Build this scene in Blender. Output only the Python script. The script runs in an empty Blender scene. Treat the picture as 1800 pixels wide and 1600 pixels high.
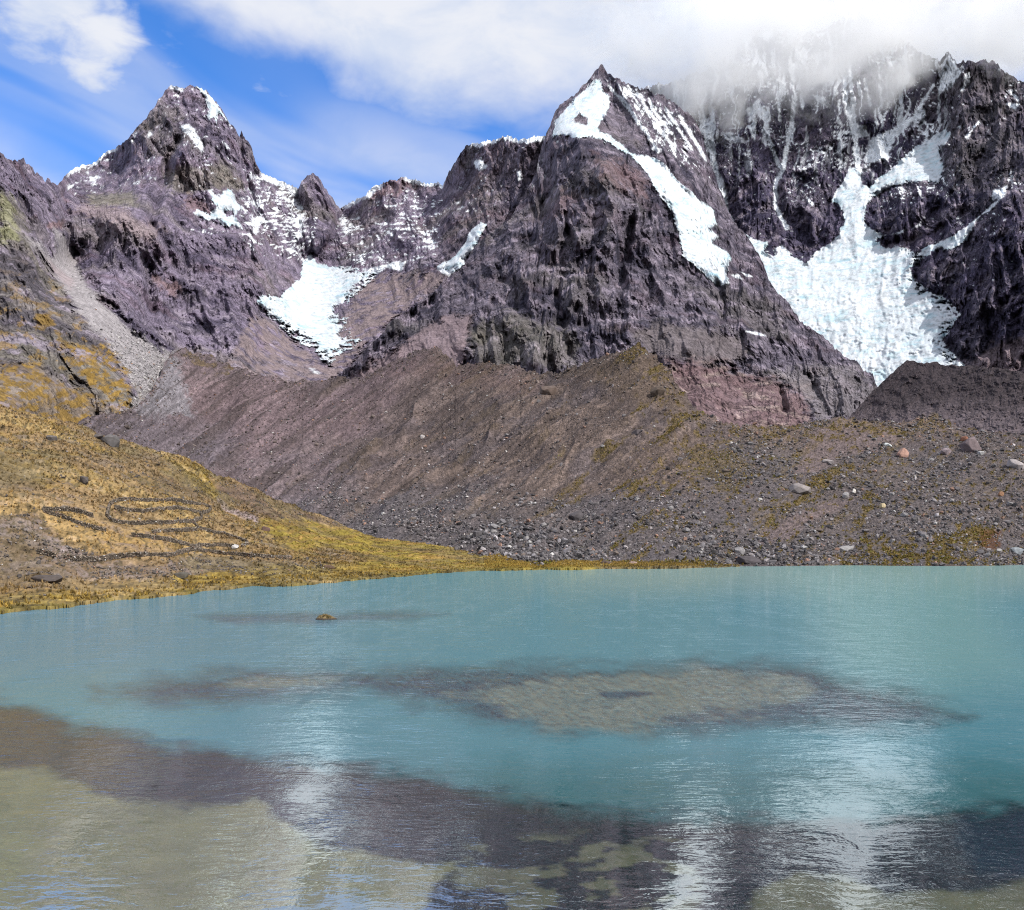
import bpy, math, random, time
import numpy as np
T0 = time.time()
SC = bpy.context.scene
COL = SC.collection
rng = np.random.default_rng(7)
random.seed(7)

# ------------------------------------------------------------------ camera
F = 1559.0          # focal length in photo pixels (1800 wide)
HZ = 960.0          # row of the true horizon
CH = 8.0            # eye height over the lake
cam_d = bpy.data.cameras.new('camera')
cam = bpy.data.objects.new('camera', cam_d)
COL.objects.link(cam)
cam.location = (0, 0, CH)
cam.rotation_euler = (math.pi / 2, 0, 0)
cam_d.sensor_fit = 'HORIZONTAL'
cam_d.sensor_width = 36.0
cam_d.lens = 36.0 * F / 1800.0
cam_d.shift_y = (HZ - 800.0) / 1800.0
cam_d.clip_start = 0.5
cam_d.clip_end = 40000
SC.camera = cam

# ------------------------------------------------------------------ render look
SC.render.engine = 'CYCLES'
SC.cycles.use_denoising = True
SC.cycles.denoiser = 'OPENIMAGEDENOISE'
SC.cycles.denoising_prefilter = 'NONE'
SC.cycles.pixel_filter_type = 'BLACKMAN_HARRIS'
SC.cycles.filter_width = 1.1
SC.cycles.max_bounces = 14
SC.cycles.adaptive_threshold = 0.025
SC.cycles.adaptive_min_samples = 32
SC.cycles.diffuse_bounces = 3
SC.cycles.glossy_bounces = 3
SC.cycles.transparent_max_bounces = 12
SC.cycles.volume_bounces = 12
SC.cycles.caustics_reflective = False
SC.cycles.caustics_refractive = False
SC.view_settings.view_transform = 'Standard'
SC.view_settings.look = 'None'
SC.view_settings.exposure = 0.0
SC.view_settings.gamma = 1.0
SC.view_settings.use_curve_mapping = False

# ------------------------------------------------------------------ sun and sky
SUN_DIR = np.array([0.58, -0.41, 0.70]); SUN_DIR /= np.linalg.norm(SUN_DIR)
SUN_EL = math.asin(SUN_DIR[2]); SUN_AZ = math.atan2(SUN_DIR[0], SUN_DIR[1])
sun_d = bpy.data.lights.new('sun', 'SUN')
sun_d.energy = 4.8
sun_d.angle = math.radians(0.53)
sun_d.color = (1.0, 0.965, 0.90)
sun = bpy.data.objects.new('sun', sun_d)
COL.objects.link(sun)
from mathutils import Vector, Matrix
sun.rotation_euler = Vector(SUN_DIR).to_track_quat('Z', 'Y').to_euler()
sun.location = (1500, -500, 3000)

def pix_dir(px, py):
    v = np.array([(px - 900) / F, 1.0, (HZ - py) / F])
    return v / np.linalg.norm(v)

class NT:
    """small helper to write node trees"""
    def __init__(self, tree):
        self.t = tree; self.n = tree.nodes; self.l = tree.links
    def new(self, typ, **kw):
        nd = self.n.new(typ)
        for k, v in kw.items():
            setattr(nd, k, v)
        return nd
    def put(self, sock, v):
        if hasattr(v, 'is_output'):
            self.l.new(v, sock)
        elif v is not None:
            sock.default_value = v
    def math(self, op, a, b=None, c=None, clamp=False):
        m = self.new('ShaderNodeMath', operation=op, use_clamp=clamp)
        for i, v in enumerate((a, b, c)):
            if v is not None:
                self.put(m.inputs[i], v)
        return m.outputs[0]
    def vmath(self, op, a, b=None, out=0):
        m = self.new('ShaderNodeVectorMath', operation=op)
        self.put(m.inputs[0], a)
        if b is not None:
            self.put(m.inputs[1], b)
        return m.outputs[out]
    def dot(self, a, b):
        return self.vmath('DOT_PRODUCT', a, tuple(float(x) for x in b), 'Value')
    def noise(self, vec, scale, detail=4, rough=0.55, dist=0.0, out='Fac'):
        m = self.new('ShaderNodeTexNoise')
        self.put(m.inputs['Vector'], vec)
        m.inputs['Scale'].default_value = scale
        m.inputs['Detail'].default_value = detail
        m.inputs['Roughness'].default_value = rough
        m.inputs['Distortion'].default_value = dist
        return m.outputs[out]
    def ramp(self, v, lo, hi, a=0.0, b=1.0, smooth=True):
        m = self.new('ShaderNodeMapRange')
        m.interpolation_type = 'SMOOTHSTEP' if smooth else 'LINEAR'
        self.put(m.inputs[0], v)
        m.inputs[1].default_value = lo; m.inputs[2].default_value = hi
        m.inputs[3].default_value = a; m.inputs[4].default_value = b
        return m.outputs[0]
    def mix(self, f, a, b, blend='MIX'):
        m = self.new('ShaderNodeMix', data_type='RGBA', blend_type=blend)
        self.put(m.inputs[0], f)
        self.put(m.inputs[6], a if hasattr(a, 'is_output') else (*a, 1.0) if len(a) == 3 else a)
        self.put(m.inputs[7], b if hasattr(b, 'is_output') else (*b, 1.0) if len(b) == 3 else b)
        return m.outputs[2]

world = bpy.data.worlds.new('World')
SC.world = world
world.use_nodes = True
W = NT(world.node_tree)
W.n.clear()
wout = W.new('ShaderNodeOutputWorld')
bg = W.new('ShaderNodeBackground')
bg.inputs['Strength'].default_value = 0.12
sky = W.new('ShaderNodeTexSky', sky_type='NISHITA')
sky.sun_disc = False
sky.sun_elevation = SUN_EL
sky.sun_rotation = SUN_AZ
sky.altitude = 2500
sky.air_density = 1.0
sky.dust_density = 0.3
sky.ozone_density = 2.0
tc = W.new('ShaderNodeTexCoord')
dirv = tc.outputs['Generated']
# a high sheet of cloud that fills the sky above a slanting edge, its edge broken by noise
def half(p1, p2):
    n = np.cross(pix_dir(*p1), pix_dir(*p2))
    n /= np.linalg.norm(n)
    return n if n[2] > 0 else -n
hA = W.dot(dirv, half((120, -70), (760, 218)))
hB = W.dot(dirv, half((600, 206), (1200, 206)))
edge = W.math('SMOOTH_MIN', hA, hB, 0.03)
wv = W.vmath('MULTIPLY', dirv, (1.0, 1.0, 1.9))
n1 = W.noise(wv, 7.0, 7, 0.55, 0.35)
n2 = W.noise(wv, 22.0, 5, 0.55, 0.3)
e = W.math('ADD', edge, W.math('MULTIPLY', W.math('SUBTRACT', n1, 0.5), 0.10))
e = W.math('ADD', e, W.math('MULTIPLY', W.math('SUBTRACT', n2, 0.5), 0.035))
sheet = W.ramp(e, -0.03, 0.055)
# a ragged cumulus at the upper left
c1 = W.ramp(W.dot(dirv, pix_dir(80, -30)), math.cos(0.085), math.cos(0.0), 0.0, 1.0, False)
c2 = W.ramp(W.dot(dirv, pix_dir(165, 75)), math.cos(0.05), math.cos(0.0), 0.0, 1.0, False)
c12 = W.math('MAXIMUM', c1, c2)
cum = W.ramp(W.math('ADD', c12, W.math('MULTIPLY', W.math('SUBTRACT', n2, 0.5), 1.7)), 0.05, 1.05)
# thin streaks of cirrus
cx = W.dot(dirv, np.array([0.93, 0.0, -0.36]))
cz = W.dot(dirv, np.array([0.36, 0.0, 0.93]))
comb = W.new('ShaderNodeCombineXYZ')
W.put(comb.inputs[0], W.math('MULTIPLY', cx, 2.0))
W.put(comb.inputs[1], W.math('MULTIPLY', cz, 7.5))
cir = W.ramp(W.noise(comb.outputs[0], 1.6, 3, 0.45, 0.8), 0.33, 0.70, 0.0, 0.85)
lowband = W.ramp(W.dot(dirv, (0, 0, 1)), 0.28, 0.50, 1.0, 0.35)
cir = W.math('MULTIPLY', cir, lowband)
cloudiness = W.math('MAXIMUM', W.math('MAXIMUM', sheet, cum), cir)
body = W.noise(wv, 11.0, 6, 0.6, 0.4)
ccol = W.mix(W.ramp(body, 0.32, 0.66), (5.6, 6.2, 7.5), (7.0, 7.2, 7.8))
skyc = W.mix(1.0, sky.outputs[0], (0.70, 1.52, 2.40, 1.0), 'MULTIPLY')
final = W.mix(cloudiness, skyc, ccol)
W.l.new(final, bg.inputs['Color'])
W.l.new(bg.outputs[0], wout.inputs[0])

# ------------------------------------------------------------------ numpy noise
_P = np.random.default_rng(11).permutation(256).astype(np.int32)
_P = np.concatenate([_P, _P])
_G = np.array([[1,1,0],[-1,1,0],[1,-1,0],[-1,-1,0],[1,0,1],[-1,0,1],[1,0,-1],[-1,0,-1],
               [0,1,1],[0,-1,1],[0,1,-1],[0,-1,-1],[1,1,0],[0,-1,1],[-1,1,0],[0,-1,-1]], np.float32)
def perlin(x, y, z=0.0):
    x, y, z = np.broadcast_arrays(x, y, z)
    sh = x.shape
    x = x.ravel(); y = y.ravel(); z = z.ravel()
    xi = np.floor(x); yi = np.floor(y); zi = np.floor(z)
    xf = (x - xi).astype(np.float32); yf = (y - yi).astype(np.float32); zf = (z - zi).astype(np.float32)
    xi = xi.astype(np.int32) & 255; yi = yi.astype(np.int32) & 255; zi = zi.astype(np.int32) & 255
    u = xf * xf * xf * (xf * (xf * 6 - 15) + 10)
    v = yf * yf * yf * (yf * (yf * 6 - 15) + 10)
    w = zf * zf * zf * (zf * (zf * 6 - 15) + 10)
    def g(ix, iy, iz, fx, fy, fz):
        h = _P[_P[_P[ix & 255] + (iy & 255)] + (iz & 255)] & 15
        q = _G[h]
        return q[:, 0] * fx + q[:, 1] * fy + q[:, 2] * fz
    a = g(xi, yi, zi, xf, yf, zf);             b = g(xi + 1, yi, zi, xf - 1, yf, zf)
    c = g(xi, yi + 1, zi, xf, yf - 1, zf);     d = g(xi + 1, yi + 1, zi, xf - 1, yf - 1, zf)
    x0 = a + u * (b - a); x1 = c + u * (d - c)
    y0 = x0 + v * (x1 - x0)
    a = g(xi, yi, zi + 1, xf, yf, zf - 1);         b = g(xi + 1, yi, zi + 1, xf - 1, yf, zf - 1)
    c = g(xi, yi + 1, zi + 1, xf, yf - 1, zf - 1); d = g(xi + 1, yi + 1, zi + 1, xf - 1, yf - 1, zf - 1)
    x0 = a + u * (b - a); x1 = c + u * (d - c)
    y1 = x0 + v * (x1 - x0)
    return (y0 + w * (y1 - y0)).reshape(sh)
def fbm(x, y, z=0.0, oct=4, gain=0.5, lac=2.03):
    s = 0.0; a = 1.0
    for k in range(oct):
        s = s + a * perlin(x + 17.3 * k, y - 9.1 * k, z + 5.7 * k)
        x = x * lac; y = y * lac; z = z * lac; a *= gain
    return s
def ridged(x, y, z=0.0, oct=4, gain=0.5, lac=2.07):
    s = 0.0; a = 1.0; w = 1.0
    for k in range(oct):
        n = 1.0 - np.abs(perlin(x + 31.7 * k, y + 3.3 * k, z - 12.9 * k)) * 1.7
        n = n * n * np.sign(n)
        s = s + a * n * w
        w = np.clip(n * 1.3, 0, 1)
        x = x * lac; y = y * lac; z = z * lac; a *= gain
    return s
def sstep(v, lo, hi):
    t = np.clip((v - lo) / (hi - lo), 0, 1)
    return t * t * (3 - 2 * t)
def lerp(a, b, t):
    return a + (b - a) * t

# ------------------------------------------------------------------ tracing tools
def tps(ctrl):
    """smooth field through (column, row, distance); a plane stays a plane because 1/distance is interpolated"""
    c = np.array(ctrl, float)
    p = c[:, :2] / 500.0; v = 1000.0 / c[:, 2]
    n = len(p)
    r2 = ((p[:, None] - p[None]) ** 2).sum(-1)
    K = np.where(r2 > 0, 0.5 * r2 * np.log(np.maximum(r2, 1e-12)), 0) + np.eye(n) * 2e-4
    Pm = np.c_[np.ones(n), p]
    A = np.block([[K, Pm], [Pm.T, np.zeros((3, 3))]])
    w = np.linalg.solve(A, np.r_[v, 0, 0, 0])
    def ev(px, py):
        sh = px.shape
        q = np.stack([px.ravel(), py.ravel()], 1) / 500.0
        out = w[n] + w[n + 1] * q[:, 0] + w[n + 2] * q[:, 1]
        for i in range(n):
            rr = (q[:, 0] - p[i, 0]) ** 2 + (q[:, 1] - p[i, 1]) ** 2
            out += w[i] * 0.5 * rr * np.log(np.maximum(rr, 1e-12))
        return (1000.0 / np.maximum(out, 0.05)).reshape(sh)
    return ev
def seg_dist(px, py, pts, closed):
    pts = [np.array(p, float) for p in pts]
    if closed:
        pts = pts + [pts[0]]
    d = np.full(px.shape, 1e9)
    for a, b in zip(pts[:-1], pts[1:]):
        ab = b - a; L = max(ab @ ab, 1e-9)
        t = np.clip(((px - a[0]) * ab[0] + (py - a[1]) * ab[1]) / L, 0, 1)
        d = np.minimum(d, (px - a[0] - t * ab[0]) ** 2 + (py - a[1] - t * ab[1]) ** 2)
    return np.sqrt(d)
def inside(px, py, pts):
    r = np.zeros(px.shape, bool)
    n = len(pts); j = n - 1
    for i in range(n):
        xi, yi = pts[i]; xj, yj = pts[j]
        if yi != yj:
            r ^= ((yi > py) != (yj > py)) & (px < (xj - xi) * (py - yi) / (yj - yi) + xi)
        j = i
    return r
def poly(px, py, pts, pad=30):
    """signed distance in photo pixels, positive inside"""
    out = np.full(px.shape, -99.0)
    a = np.array(pts, float)
    m = (px > a[:, 0].min() - pad) & (px < a[:, 0].max() + pad) & (py > a[:, 1].min() - pad) & (py < a[:, 1].max() + pad)
    if m.any():
        qx, qy = px[m], py[m]
        d = seg_dist(qx, qy, pts, True)
        out[m] = np.where(inside(qx, qy, pts), d, -d)
    return out
def line(px, py, pts, pad=60):
    out = np.full(px.shape, 99.0)
    a = np.array(pts, float)
    m = (px > a[:, 0].min() - pad) & (px < a[:, 0].max() + pad) & (py > a[:, 1].min() - pad) & (py < a[:, 1].max() + pad)
    if m.any():
        out[m] = seg_dist(px[m], py[m], pts, False)
    return out
def world_pt(px, py, D):
    return np.stack([(px - 900.0) / F * D, D, CH + (HZ - py) / F * D], -1)
def columns(x0, x1, step):
    xs = [x0]
    while xs[-1] < x1:
        x = xs[-1]
        far = max(0.0, -20 - x, x - 1820)
        xs.append(x + step * (1 + min(far / 40.0, 4.0)))
    return np.array(xs)
def terrain_grid(cols, crest, bottom, nrow, jag=0.0, jagscale=0.05, pw=1.0):
    c = np.array(crest, float); b = np.array(bottom, float)
    yc = np.interp(cols, c[:, 0], c[:, 1]); yb = np.interp(cols, b[:, 0], b[:, 1])
    if jag:
        yc = yc + jag * fbm(cols * jagscale, cols * 0 + 3.3, 0.0, 5, 0.6)
    yb = np.maximum(yb, yc + 6)
    t = (np.linspace(0, 1, nrow) ** pw)[:, None]
    PY = yb[None] + (yc - yb)[None] * t
    PX = np.broadcast_to(cols[None], PY.shape).copy()
    return PX, PY
def ledge(D, PX, PY, pts, step, fade=25):
    """a cliff band: the face steps toward the viewer below the traced line"""
    a = np.array(pts, float)
    yl = np.interp(PX, a[:, 0], a[:, 1]) + 9 * fbm(PX / 26, PX * 0 + step, 0.0, 4, 0.6)
    m = sstep(PX, a[0, 0] - fade, a[0, 0] + fade) * (1 - sstep(PX, a[-1, 0] - fade, a[-1, 0] + fade))
    return D - step * m * sstep(PY - yl, -2, 9) * (1 - sstep(PY - yl, 60, 150))
def normals(P):
    du = np.gradient(P, axis=1); dv = np.gradient(P, axis=0)
    n = np.cross(du, dv)
    n /= np.maximum(np.linalg.norm(n, axis=-1, keepdims=True), 1e-9)
    return n
def back_slope(P, colr, k=9, run=26.0, fall=30.0):
    """give a crest its far side"""
    top = P[-1]
    rows = []; cr = []
    for i in range(1, k + 1):
        s = i ** 1.5
        q = top.copy()
        q[:, 1] += run * s
        q[:, 0] += q[:, 0] / q[:, 1] * run * s
        q[:, 2] -= fall * s + 0.25 * fall * s * perlin(top[:, 0] / 90.0, np.full(len(top), i * 0.7), 0.0)
        rows.append(q); cr.append(colr[-1])
    return np.concatenate([P, np.stack(rows)]), np.concatenate([colr, np.stack(cr)])

# ------------------------------------------------------------------ mesh helpers
def raw_mesh(name, V, faces, col=None, smooth=False, extra=None):
    """faces: int array (n,3) or (n,4)"""
    me = bpy.data.meshes.new(name)
    V = np.ascontiguousarray(V, np.float32); faces = np.ascontiguousarray(faces, np.int32)
    nf, k = faces.shape
    me.vertices.add(len(V)); me.vertices.foreach_set('co', V.ravel())
    me.loops.add(nf * k); me.loops.foreach_set('vertex_index', faces.ravel())
    me.polygons.add(nf)
    me.polygons.foreach_set('loop_start', np.arange(0, nf * k, k, dtype=np.int32))
    me.polygons.foreach_set('use_smooth', np.full(nf, smooth, bool))
    me.update(calc_edges=True)
    if col is not None:
        a = me.attributes.new('col', 'FLOAT_COLOR', 'POINT')
        c4 = np.ones((len(V), 4), np.float32); c4[:, :3] = col
        a.data.foreach_set('color', c4.ravel())
    for nm, arr in (extra or {}).items():
        a = me.attributes.new(nm, 'FLOAT', 'POINT')
        a.data.foreach_set('value', np.ascontiguousarray(arr, np.float32).ravel())
    me.validate()
    return me
def add_obj(name, me, mat=None, kind=None, label=None, cat=None, group=None, parent=None):
    o = bpy.data.objects.new(name, me)
    COL.objects.link(o)
    if mat is not None and me is not None and not me.materials:
        me.materials.append(mat)
    if kind: o['kind'] = kind
    if label: o['label'] = label
    if cat: o['category'] = cat
    if group: o['group'] = group
    if parent is not None: o.parent = parent
    return o
def grid_faces(nr, nc):
    i = np.arange(nr * nc).reshape(nr, nc)
    return np.stack([i[:-1, :-1], i[:-1, 1:], i[1:, 1:], i[1:, :-1]], -1).reshape(-1, 4)
def compact(V, faces, *arrs):
    used = np.zeros(len(V), bool); used[faces.ravel()] = True
    idx = np.cumsum(used) - 1
    return (V[used], idx[faces]) + tuple(a[used] for a in arrs)
def surface(name, P, colr, mat, smooth=False, ice=None, ice_mat=None, ice_names=None, bare=None):
    """link a terrain sheet; the cells of each glacier become an object of their own"""
    nr, nc = P.shape[:2]
    V = P.reshape(-1, 3); C = colr.reshape(-1, 3); Fc = grid_faces(nr, nc)
    keep = np.ones(len(Fc), bool)
    if ice is not None:
        g = ice.reshape(-1)
        fg = g[Fc]
        fid = np.where((fg > 0).sum(1) >= 3, fg.max(1), 0)
        for k, nm in enumerate(ice_names, 1):
            m = fid == k
            if m.sum() < 4: continue
            v, f, c = compact(V, Fc[m], C)
            add_obj(nm, raw_mesh(nm, v, f, c, True), ice_mat, 'structure')
        keep = fid == 0
    rk = np.ones(len(V)) if bare is None else np.pad(bare, ((0, nr - bare.shape[0]), (0, 0)), mode='edge').ravel()
    v, f, c, rk = compact(V, Fc[keep], C, rk)
    return add_obj(name, raw_mesh(name, v, f, c, smooth, {'rock': rk}), mat, 'structure')

# ------------------------------------------------------------------ materials
def base_mat(name, rough=0.9, spec=0.2):
    m = bpy.data.materials.new(name); m.use_nodes = True
    t = NT(m.node_tree)
    p = t.n['Principled BSDF']
    p.inputs['Roughness'].default_value = rough
    p.inputs['Specular IOR Level'].default_value = spec
    return m, t, p
def ground_mat(name, grain, contrast=0.5, bump=0.6, bump_dist=0.5, rough=0.95, cell=None, squash=(1, 1, 1), spec=0.1, joints=0.0):
    """colour from the surface's own rock/grass/snow, broken up by grain at several sizes"""
    m, t, p = base_mat(name, rough, spec)
    at = t.new('ShaderNodeAttribute', attribute_name='col')
    co = t.new('ShaderNodeTexCoord').outputs['Object']
    co = t.vmath('MULTIPLY', co, squash)
    a = t.noise(co, 1.0 / grain, 4, 0.70, 0.3)
    b = t.noise(co, 1.0 / (grain * 4.3), 3, 0.6, 0.5)
    f = t.math('ADD', t.math('MULTIPLY', a, 0.65), t.math('MULTIPLY', b, 0.35))
    k = t.ramp(f, 0.30, 0.70, 1.0 - contrast, 1.0 + contrast, False)
    col = t.vmath('SCALE', at.outputs['Color'])
    t.put(col.node.inputs['Scale'], k)
    h = a
    if joints:
        # dark weathered joints: thin lines where a warped noise crosses its middle value, steep and slanting sets
        j1 = t.noise(t.vmath('MULTIPLY', co, (1, 1, 0.30)), 1.0 / joints, 4, 0.64, 0.6)
        j2 = t.noise(t.vmath('MULTIPLY', co, (0.6, 0.6, 1.2)), 0.8 / joints, 4, 0.64, 0.6)
        l1 = t.ramp(t.math('ABSOLUTE', t.math('SUBTRACT', j1, 0.5)), 0.0, 0.030, 0.50, 1.0)
        l2 = t.ramp(t.math('ABSOLUTE', t.math('SUBTRACT', j2, 0.48)), 0.0, 0.020, 0.62, 1.0)
        jj = t.math('MULTIPLY', l1, l2)
        lum = t.new('ShaderNodeSeparateColor'); t.l.new(at.outputs['Color'], lum.inputs[0])
        bare = t.ramp(lum.outputs[0], 0.30, 0.50, 0.0, 1.0)          # snow and scree hide the joints
        rk = t.new('ShaderNodeAttribute', attribute_name='rock')
        jj = t.math('MAXIMUM', t.math('MAXIMUM', jj, bare), t.math('SUBTRACT', 1.0, rk.outputs['Fac']))
        colj = t.vmath('SCALE', col); t.put(colj.node.inputs['Scale'], jj); col = colj
        h = t.math('ADD', a, t.math('MULTIPLY', jj, 0.7))
    if cell:
        vo = t.new('ShaderNodeTexVoronoi', feature='F1')
        t.put(vo.inputs['Vector'], co); vo.inputs['Scale'].default_value = 1.0 / cell
        vr = t.new('ShaderNodeSeparateColor')
        t.l.new(vo.outputs['Color'], vr.inputs[0])
        k2 = t.ramp(vr.outputs[0], 0.0, 1.0, 0.66, 1.34, False)
        col2 = t.vmath('SCALE', col); t.put(col2.node.inputs['Scale'], k2)
        col = col2
        h = t.math('ADD', a, t.math('MULTIPLY', t.math('SUBTRACT', 1.0, vo.outputs['Distance']), 0.9))
    t.l.new(col, p.inputs['Base Color'])
    bp = t.new('ShaderNodeBump')
    bp.inputs['Strength'].default_value = bump
    bp.inputs['Distance'].default_value = bump_dist
    t.put(bp.inputs['Height'], h)
    t.l.new(bp.outputs[0], p.inputs['Normal'])
    return m
M_ROCK = ground_mat('mountain_rock', 6.5, 0.55, 0.9, 4.5, squash=(1, 1, 0.7), joints=34.0)
M_ROCKN = ground_mat('near_slope_rock', 6.0, 0.42, 0.8, 3.0)
M_MOR = ground_mat('moraine_debris', 1.6, 0.40, 0.9, 0.8, cell=1.1)
M_INNER = ground_mat('inner_moraine_debris', 4.0, 0.35, 0.8, 2.0, cell=2.5)
M_HILL = ground_mat('dry_grass_slope', 0.7, 0.42, 0.9, 0.35)
M_STONE = ground_mat('loose_stone', 0.35, 0.35, 0.6, 0.12, rough=0.85, spec=0.25)
M_GRASS = ground_mat('tussock_grass', 0.25, 0.30, 0.0, 0.05, rough=0.8)
M_ICE = None
def ice_material():
    m, t, p = base_mat('glacier_ice', 0.55, 0.35)
    at = t.new('ShaderNodeAttribute', attribute_name='col')
    co = t.new('ShaderNodeTexCoord').outputs['Object']
    co2 = t.vmath('MULTIPLY', co, (1, 1, 1.8))
    a = t.noise(co2, 1 / 9.0, 6, 0.7, 0.6)
    b = t.noise(co2, 1 / 30.0, 5, 0.6, 0.8)
    col = t.mix(t.ramp(b, 0.52, 0.72), at.outputs['Color'], (0.60, 0.76, 0.82), 'MULTIPLY')
    t.l.new(col, p.inputs['Base Color'])
    bp = t.new('ShaderNodeBump'); bp.inputs['Strength'].default_value = 0.55; bp.inputs['Distance'].default_value = 4.0
    t.put(bp.inputs['Height'], a); t.l.new(bp.outputs[0], p.inputs['Normal'])
    return m
M_ICE = ice_material()

SNOW = np.array([0.70, 0.73, 0.77])
def colr(c): return np.array(c, float)
PURPLE = colr((0.215, 0.185, 0.225)); DARK = colr((0.092, 0.080, 0.108)); OLIVE = colr((0.225, 0.210, 0.150))
RED = colr((0.25, 0.155, 0.155)); PINK = colr((0.30, 0.235, 0.245)); PALE = colr((0.34, 0.30, 0.33))
SCREE = colr((0.30, 0.275, 0.285)); OCHRE = colr((0.36, 0.225, 0.06)); BROWN = colr((0.17, 0.125, 0.095))

def paint(C, m, c):
    m = np.clip(m, 0, 1)[..., None]
    return C * (1 - m) + c * m
def rock_relief(P, px, py, big, mid, small, zs=0.4, sx=0.0, k=1.3, seed=0.0):
    """buttresses and gullies that run down the face, crags and blocks on them (coordinates measured along the face)"""
    X = px * k; Z = -py * k
    w1 = perlin(X / 120, Z / 150, seed); w2 = perlin(X / 37 + 9, Z / 45, seed + 4)
    x = X + 22 * w1 + 7 * w2 + sx * Z; z = Z + 16 * w2
    d = big * (ridged(x / 200, z * zs * 0.8 / 200, seed + 0.3, 3, 0.5) - 0.75)
    d = d + mid * (ridged(x / 58 + 5, z * zs / 58, seed + 1.7, 3, 0.55) - 0.7)
    d = d + 0.60 * mid * fbm(x / 52 + 2, z * 0.6 / 52, seed + 2.2, 5, 0.52)
    # angular facets: flat planes that meet in creases
    f1 = perlin(x / 34 + 0.35 * z / 34, z * 0.45 / 34, seed + 21.0); f2 = perlin(x / 47 - 0.4 * z / 47, z * 0.5 / 47, seed + 25.0)
    d = d + 0.9 * mid * (np.abs(f1) - np.abs(f2)) + 0.5 * small * np.abs(perlin(x / 9, z * 0.4 / 9, seed + 27.0)) * 2
    d = d + small * (ridged(x / 18, z * zs * 1.3 / 18, seed + 3.1, 3, 0.6) - 0.6)
    d = d + 0.55 * small * fbm(x / 12, z * 0.9 / 12, seed + 5.5, 3, 0.62)
    ck = np.clip(1 - np.abs(perlin(x / 26 + 3, z * 0.22 / 26, seed + 11.0) + 0.15 * perlin(x / 9, z / 12, seed)) * 7.5, 0, 1)
    ck2 = np.clip(1 - np.abs(perlin(x / 40 + 8, z * 0.75 / 40, seed + 14.0)) * 12, 0, 1)
    d = d - 1.3 * small * ck ** 1.5 - 0.7 * small * ck2
    # blocks: a coarse staircase of heights broken by joints
    b = fbm(x / 30, z / 22, seed + 8.0, 4, 0.6) * 5.0
    d = d + 0.5 * small * (np.floor(b) + sstep(b - np.floor(b), 0.35, 0.65) - b)
    return d
def push(P, d):
    """move points along their line of sight by d metres toward the viewer"""
    D = np.maximum(P[..., 1:2], 1)
    org = np.array([0, 0, CH])
    return org + (P - org) * (1 - d[..., None] / D)
def rock_colour(P, a=PURPLE, b=DARK, o=0.25, r=0.2):
    X, Y, Z = P[..., 0], P[..., 1], P[..., 2]
    n = fbm(X / 130, Y / 130, Z / 90, 5, 0.6)
    C = paint(np.broadcast_to(a, P.shape).copy(), sstep(n, -0.1, 0.5), b)
    C = paint(C, o * sstep(fbm(X / 210 + 7, Y / 210, Z / 120, 4), 0.02, 0.5), OLIVE)
    C = paint(C, r * sstep(fbm(X / 170, Y / 170 + 5, Z / 45, 4), 0.12, 0.5), RED)
    C = paint(C, 0.75 * sstep(fbm(X / 60, Y / 60 + 5, Z / 30 + 8, 5, 0.6), 0.14, 0.5), PALE)
    C = paint(C, 0.5 * sstep(fbm(X / 30, Y / 90, Z / 110 + 3, 4, 0.6), 0.18, 0.5), b * 0.75)
    return np.array([0.82, 0.79, 0.885]) * C * (1 + 0.42 * fbm(X / 14, Y / 14, Z / 10, 4, 0.65)[..., None])

# ------------------------------------------------------------------ LEFT MOUNTAIN (near spur, peak, spire, ridge)
def edge_noise(P, L, amp):
    return amp * (fbm(P[..., 0] / L, P[..., 1] / L, P[..., 2] / L, 4, 0.6) + 0.55 * fbm(P[..., 0] / 8, P[..., 1] / 30, P[..., 2] / 8, 3, 0.7))
def snow_poly(S, px, py, en, pts, soft=1.6):
    return np.maximum(S, sstep(poly(px, py, pts) + en, -soft, soft))
def snow_line(S, px, py, en, pts, w):
    return np.maximum(S, sstep(w - line(px, py, pts) + en * 0.5, -1.2, 1.2))
def ice_field(px, py, P, bodies, en):
    ID = np.zeros(px.shape, int); TH = np.zeros(px.shape); SM = np.zeros(px.shape)
    for k, (pts, thick, holes) in enumerate(bodies, 1):
        sd = poly(px, py, pts) + en
        for h in holes:
            sd = np.minimum(sd, -(poly(px, py, h) + en * 0.5))
        m = sd > 0
        ID[m] = k
        TH = np.where(m, thick * (0.45 + 0.55 * sstep(sd, 0, 14)), TH)
        SM = np.maximum(SM, sstep(sd, -4, 10))
    return ID, TH, SM
def serac(px, py, amp):
    u = px * 1.5 + 14 * fbm(px / 30, py / 30, 2.0, 3); v = py * 1.5 + 8 * fbm(px / 22, py / 22, 9.0, 2)
    wgt = 0.35 + 0.8 * sstep(fbm(px / 40, py / 30, 12.0, 3), -0.2, 0.35)
    cre = np.clip(1 - np.abs(perlin(u / 48, v / 17, 4.0) + 0.3 * perlin(u / 14, v / 9, 5.0)) * 6, 0, 1)
    return amp * wgt * (0.55 * ridged(u / 31, v / 22, 1.0, 4, 0.62) + 0.55 * fbm(u / 11, v / 8, 3.0, 4, 0.65) - 0.9 * cre)
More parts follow.
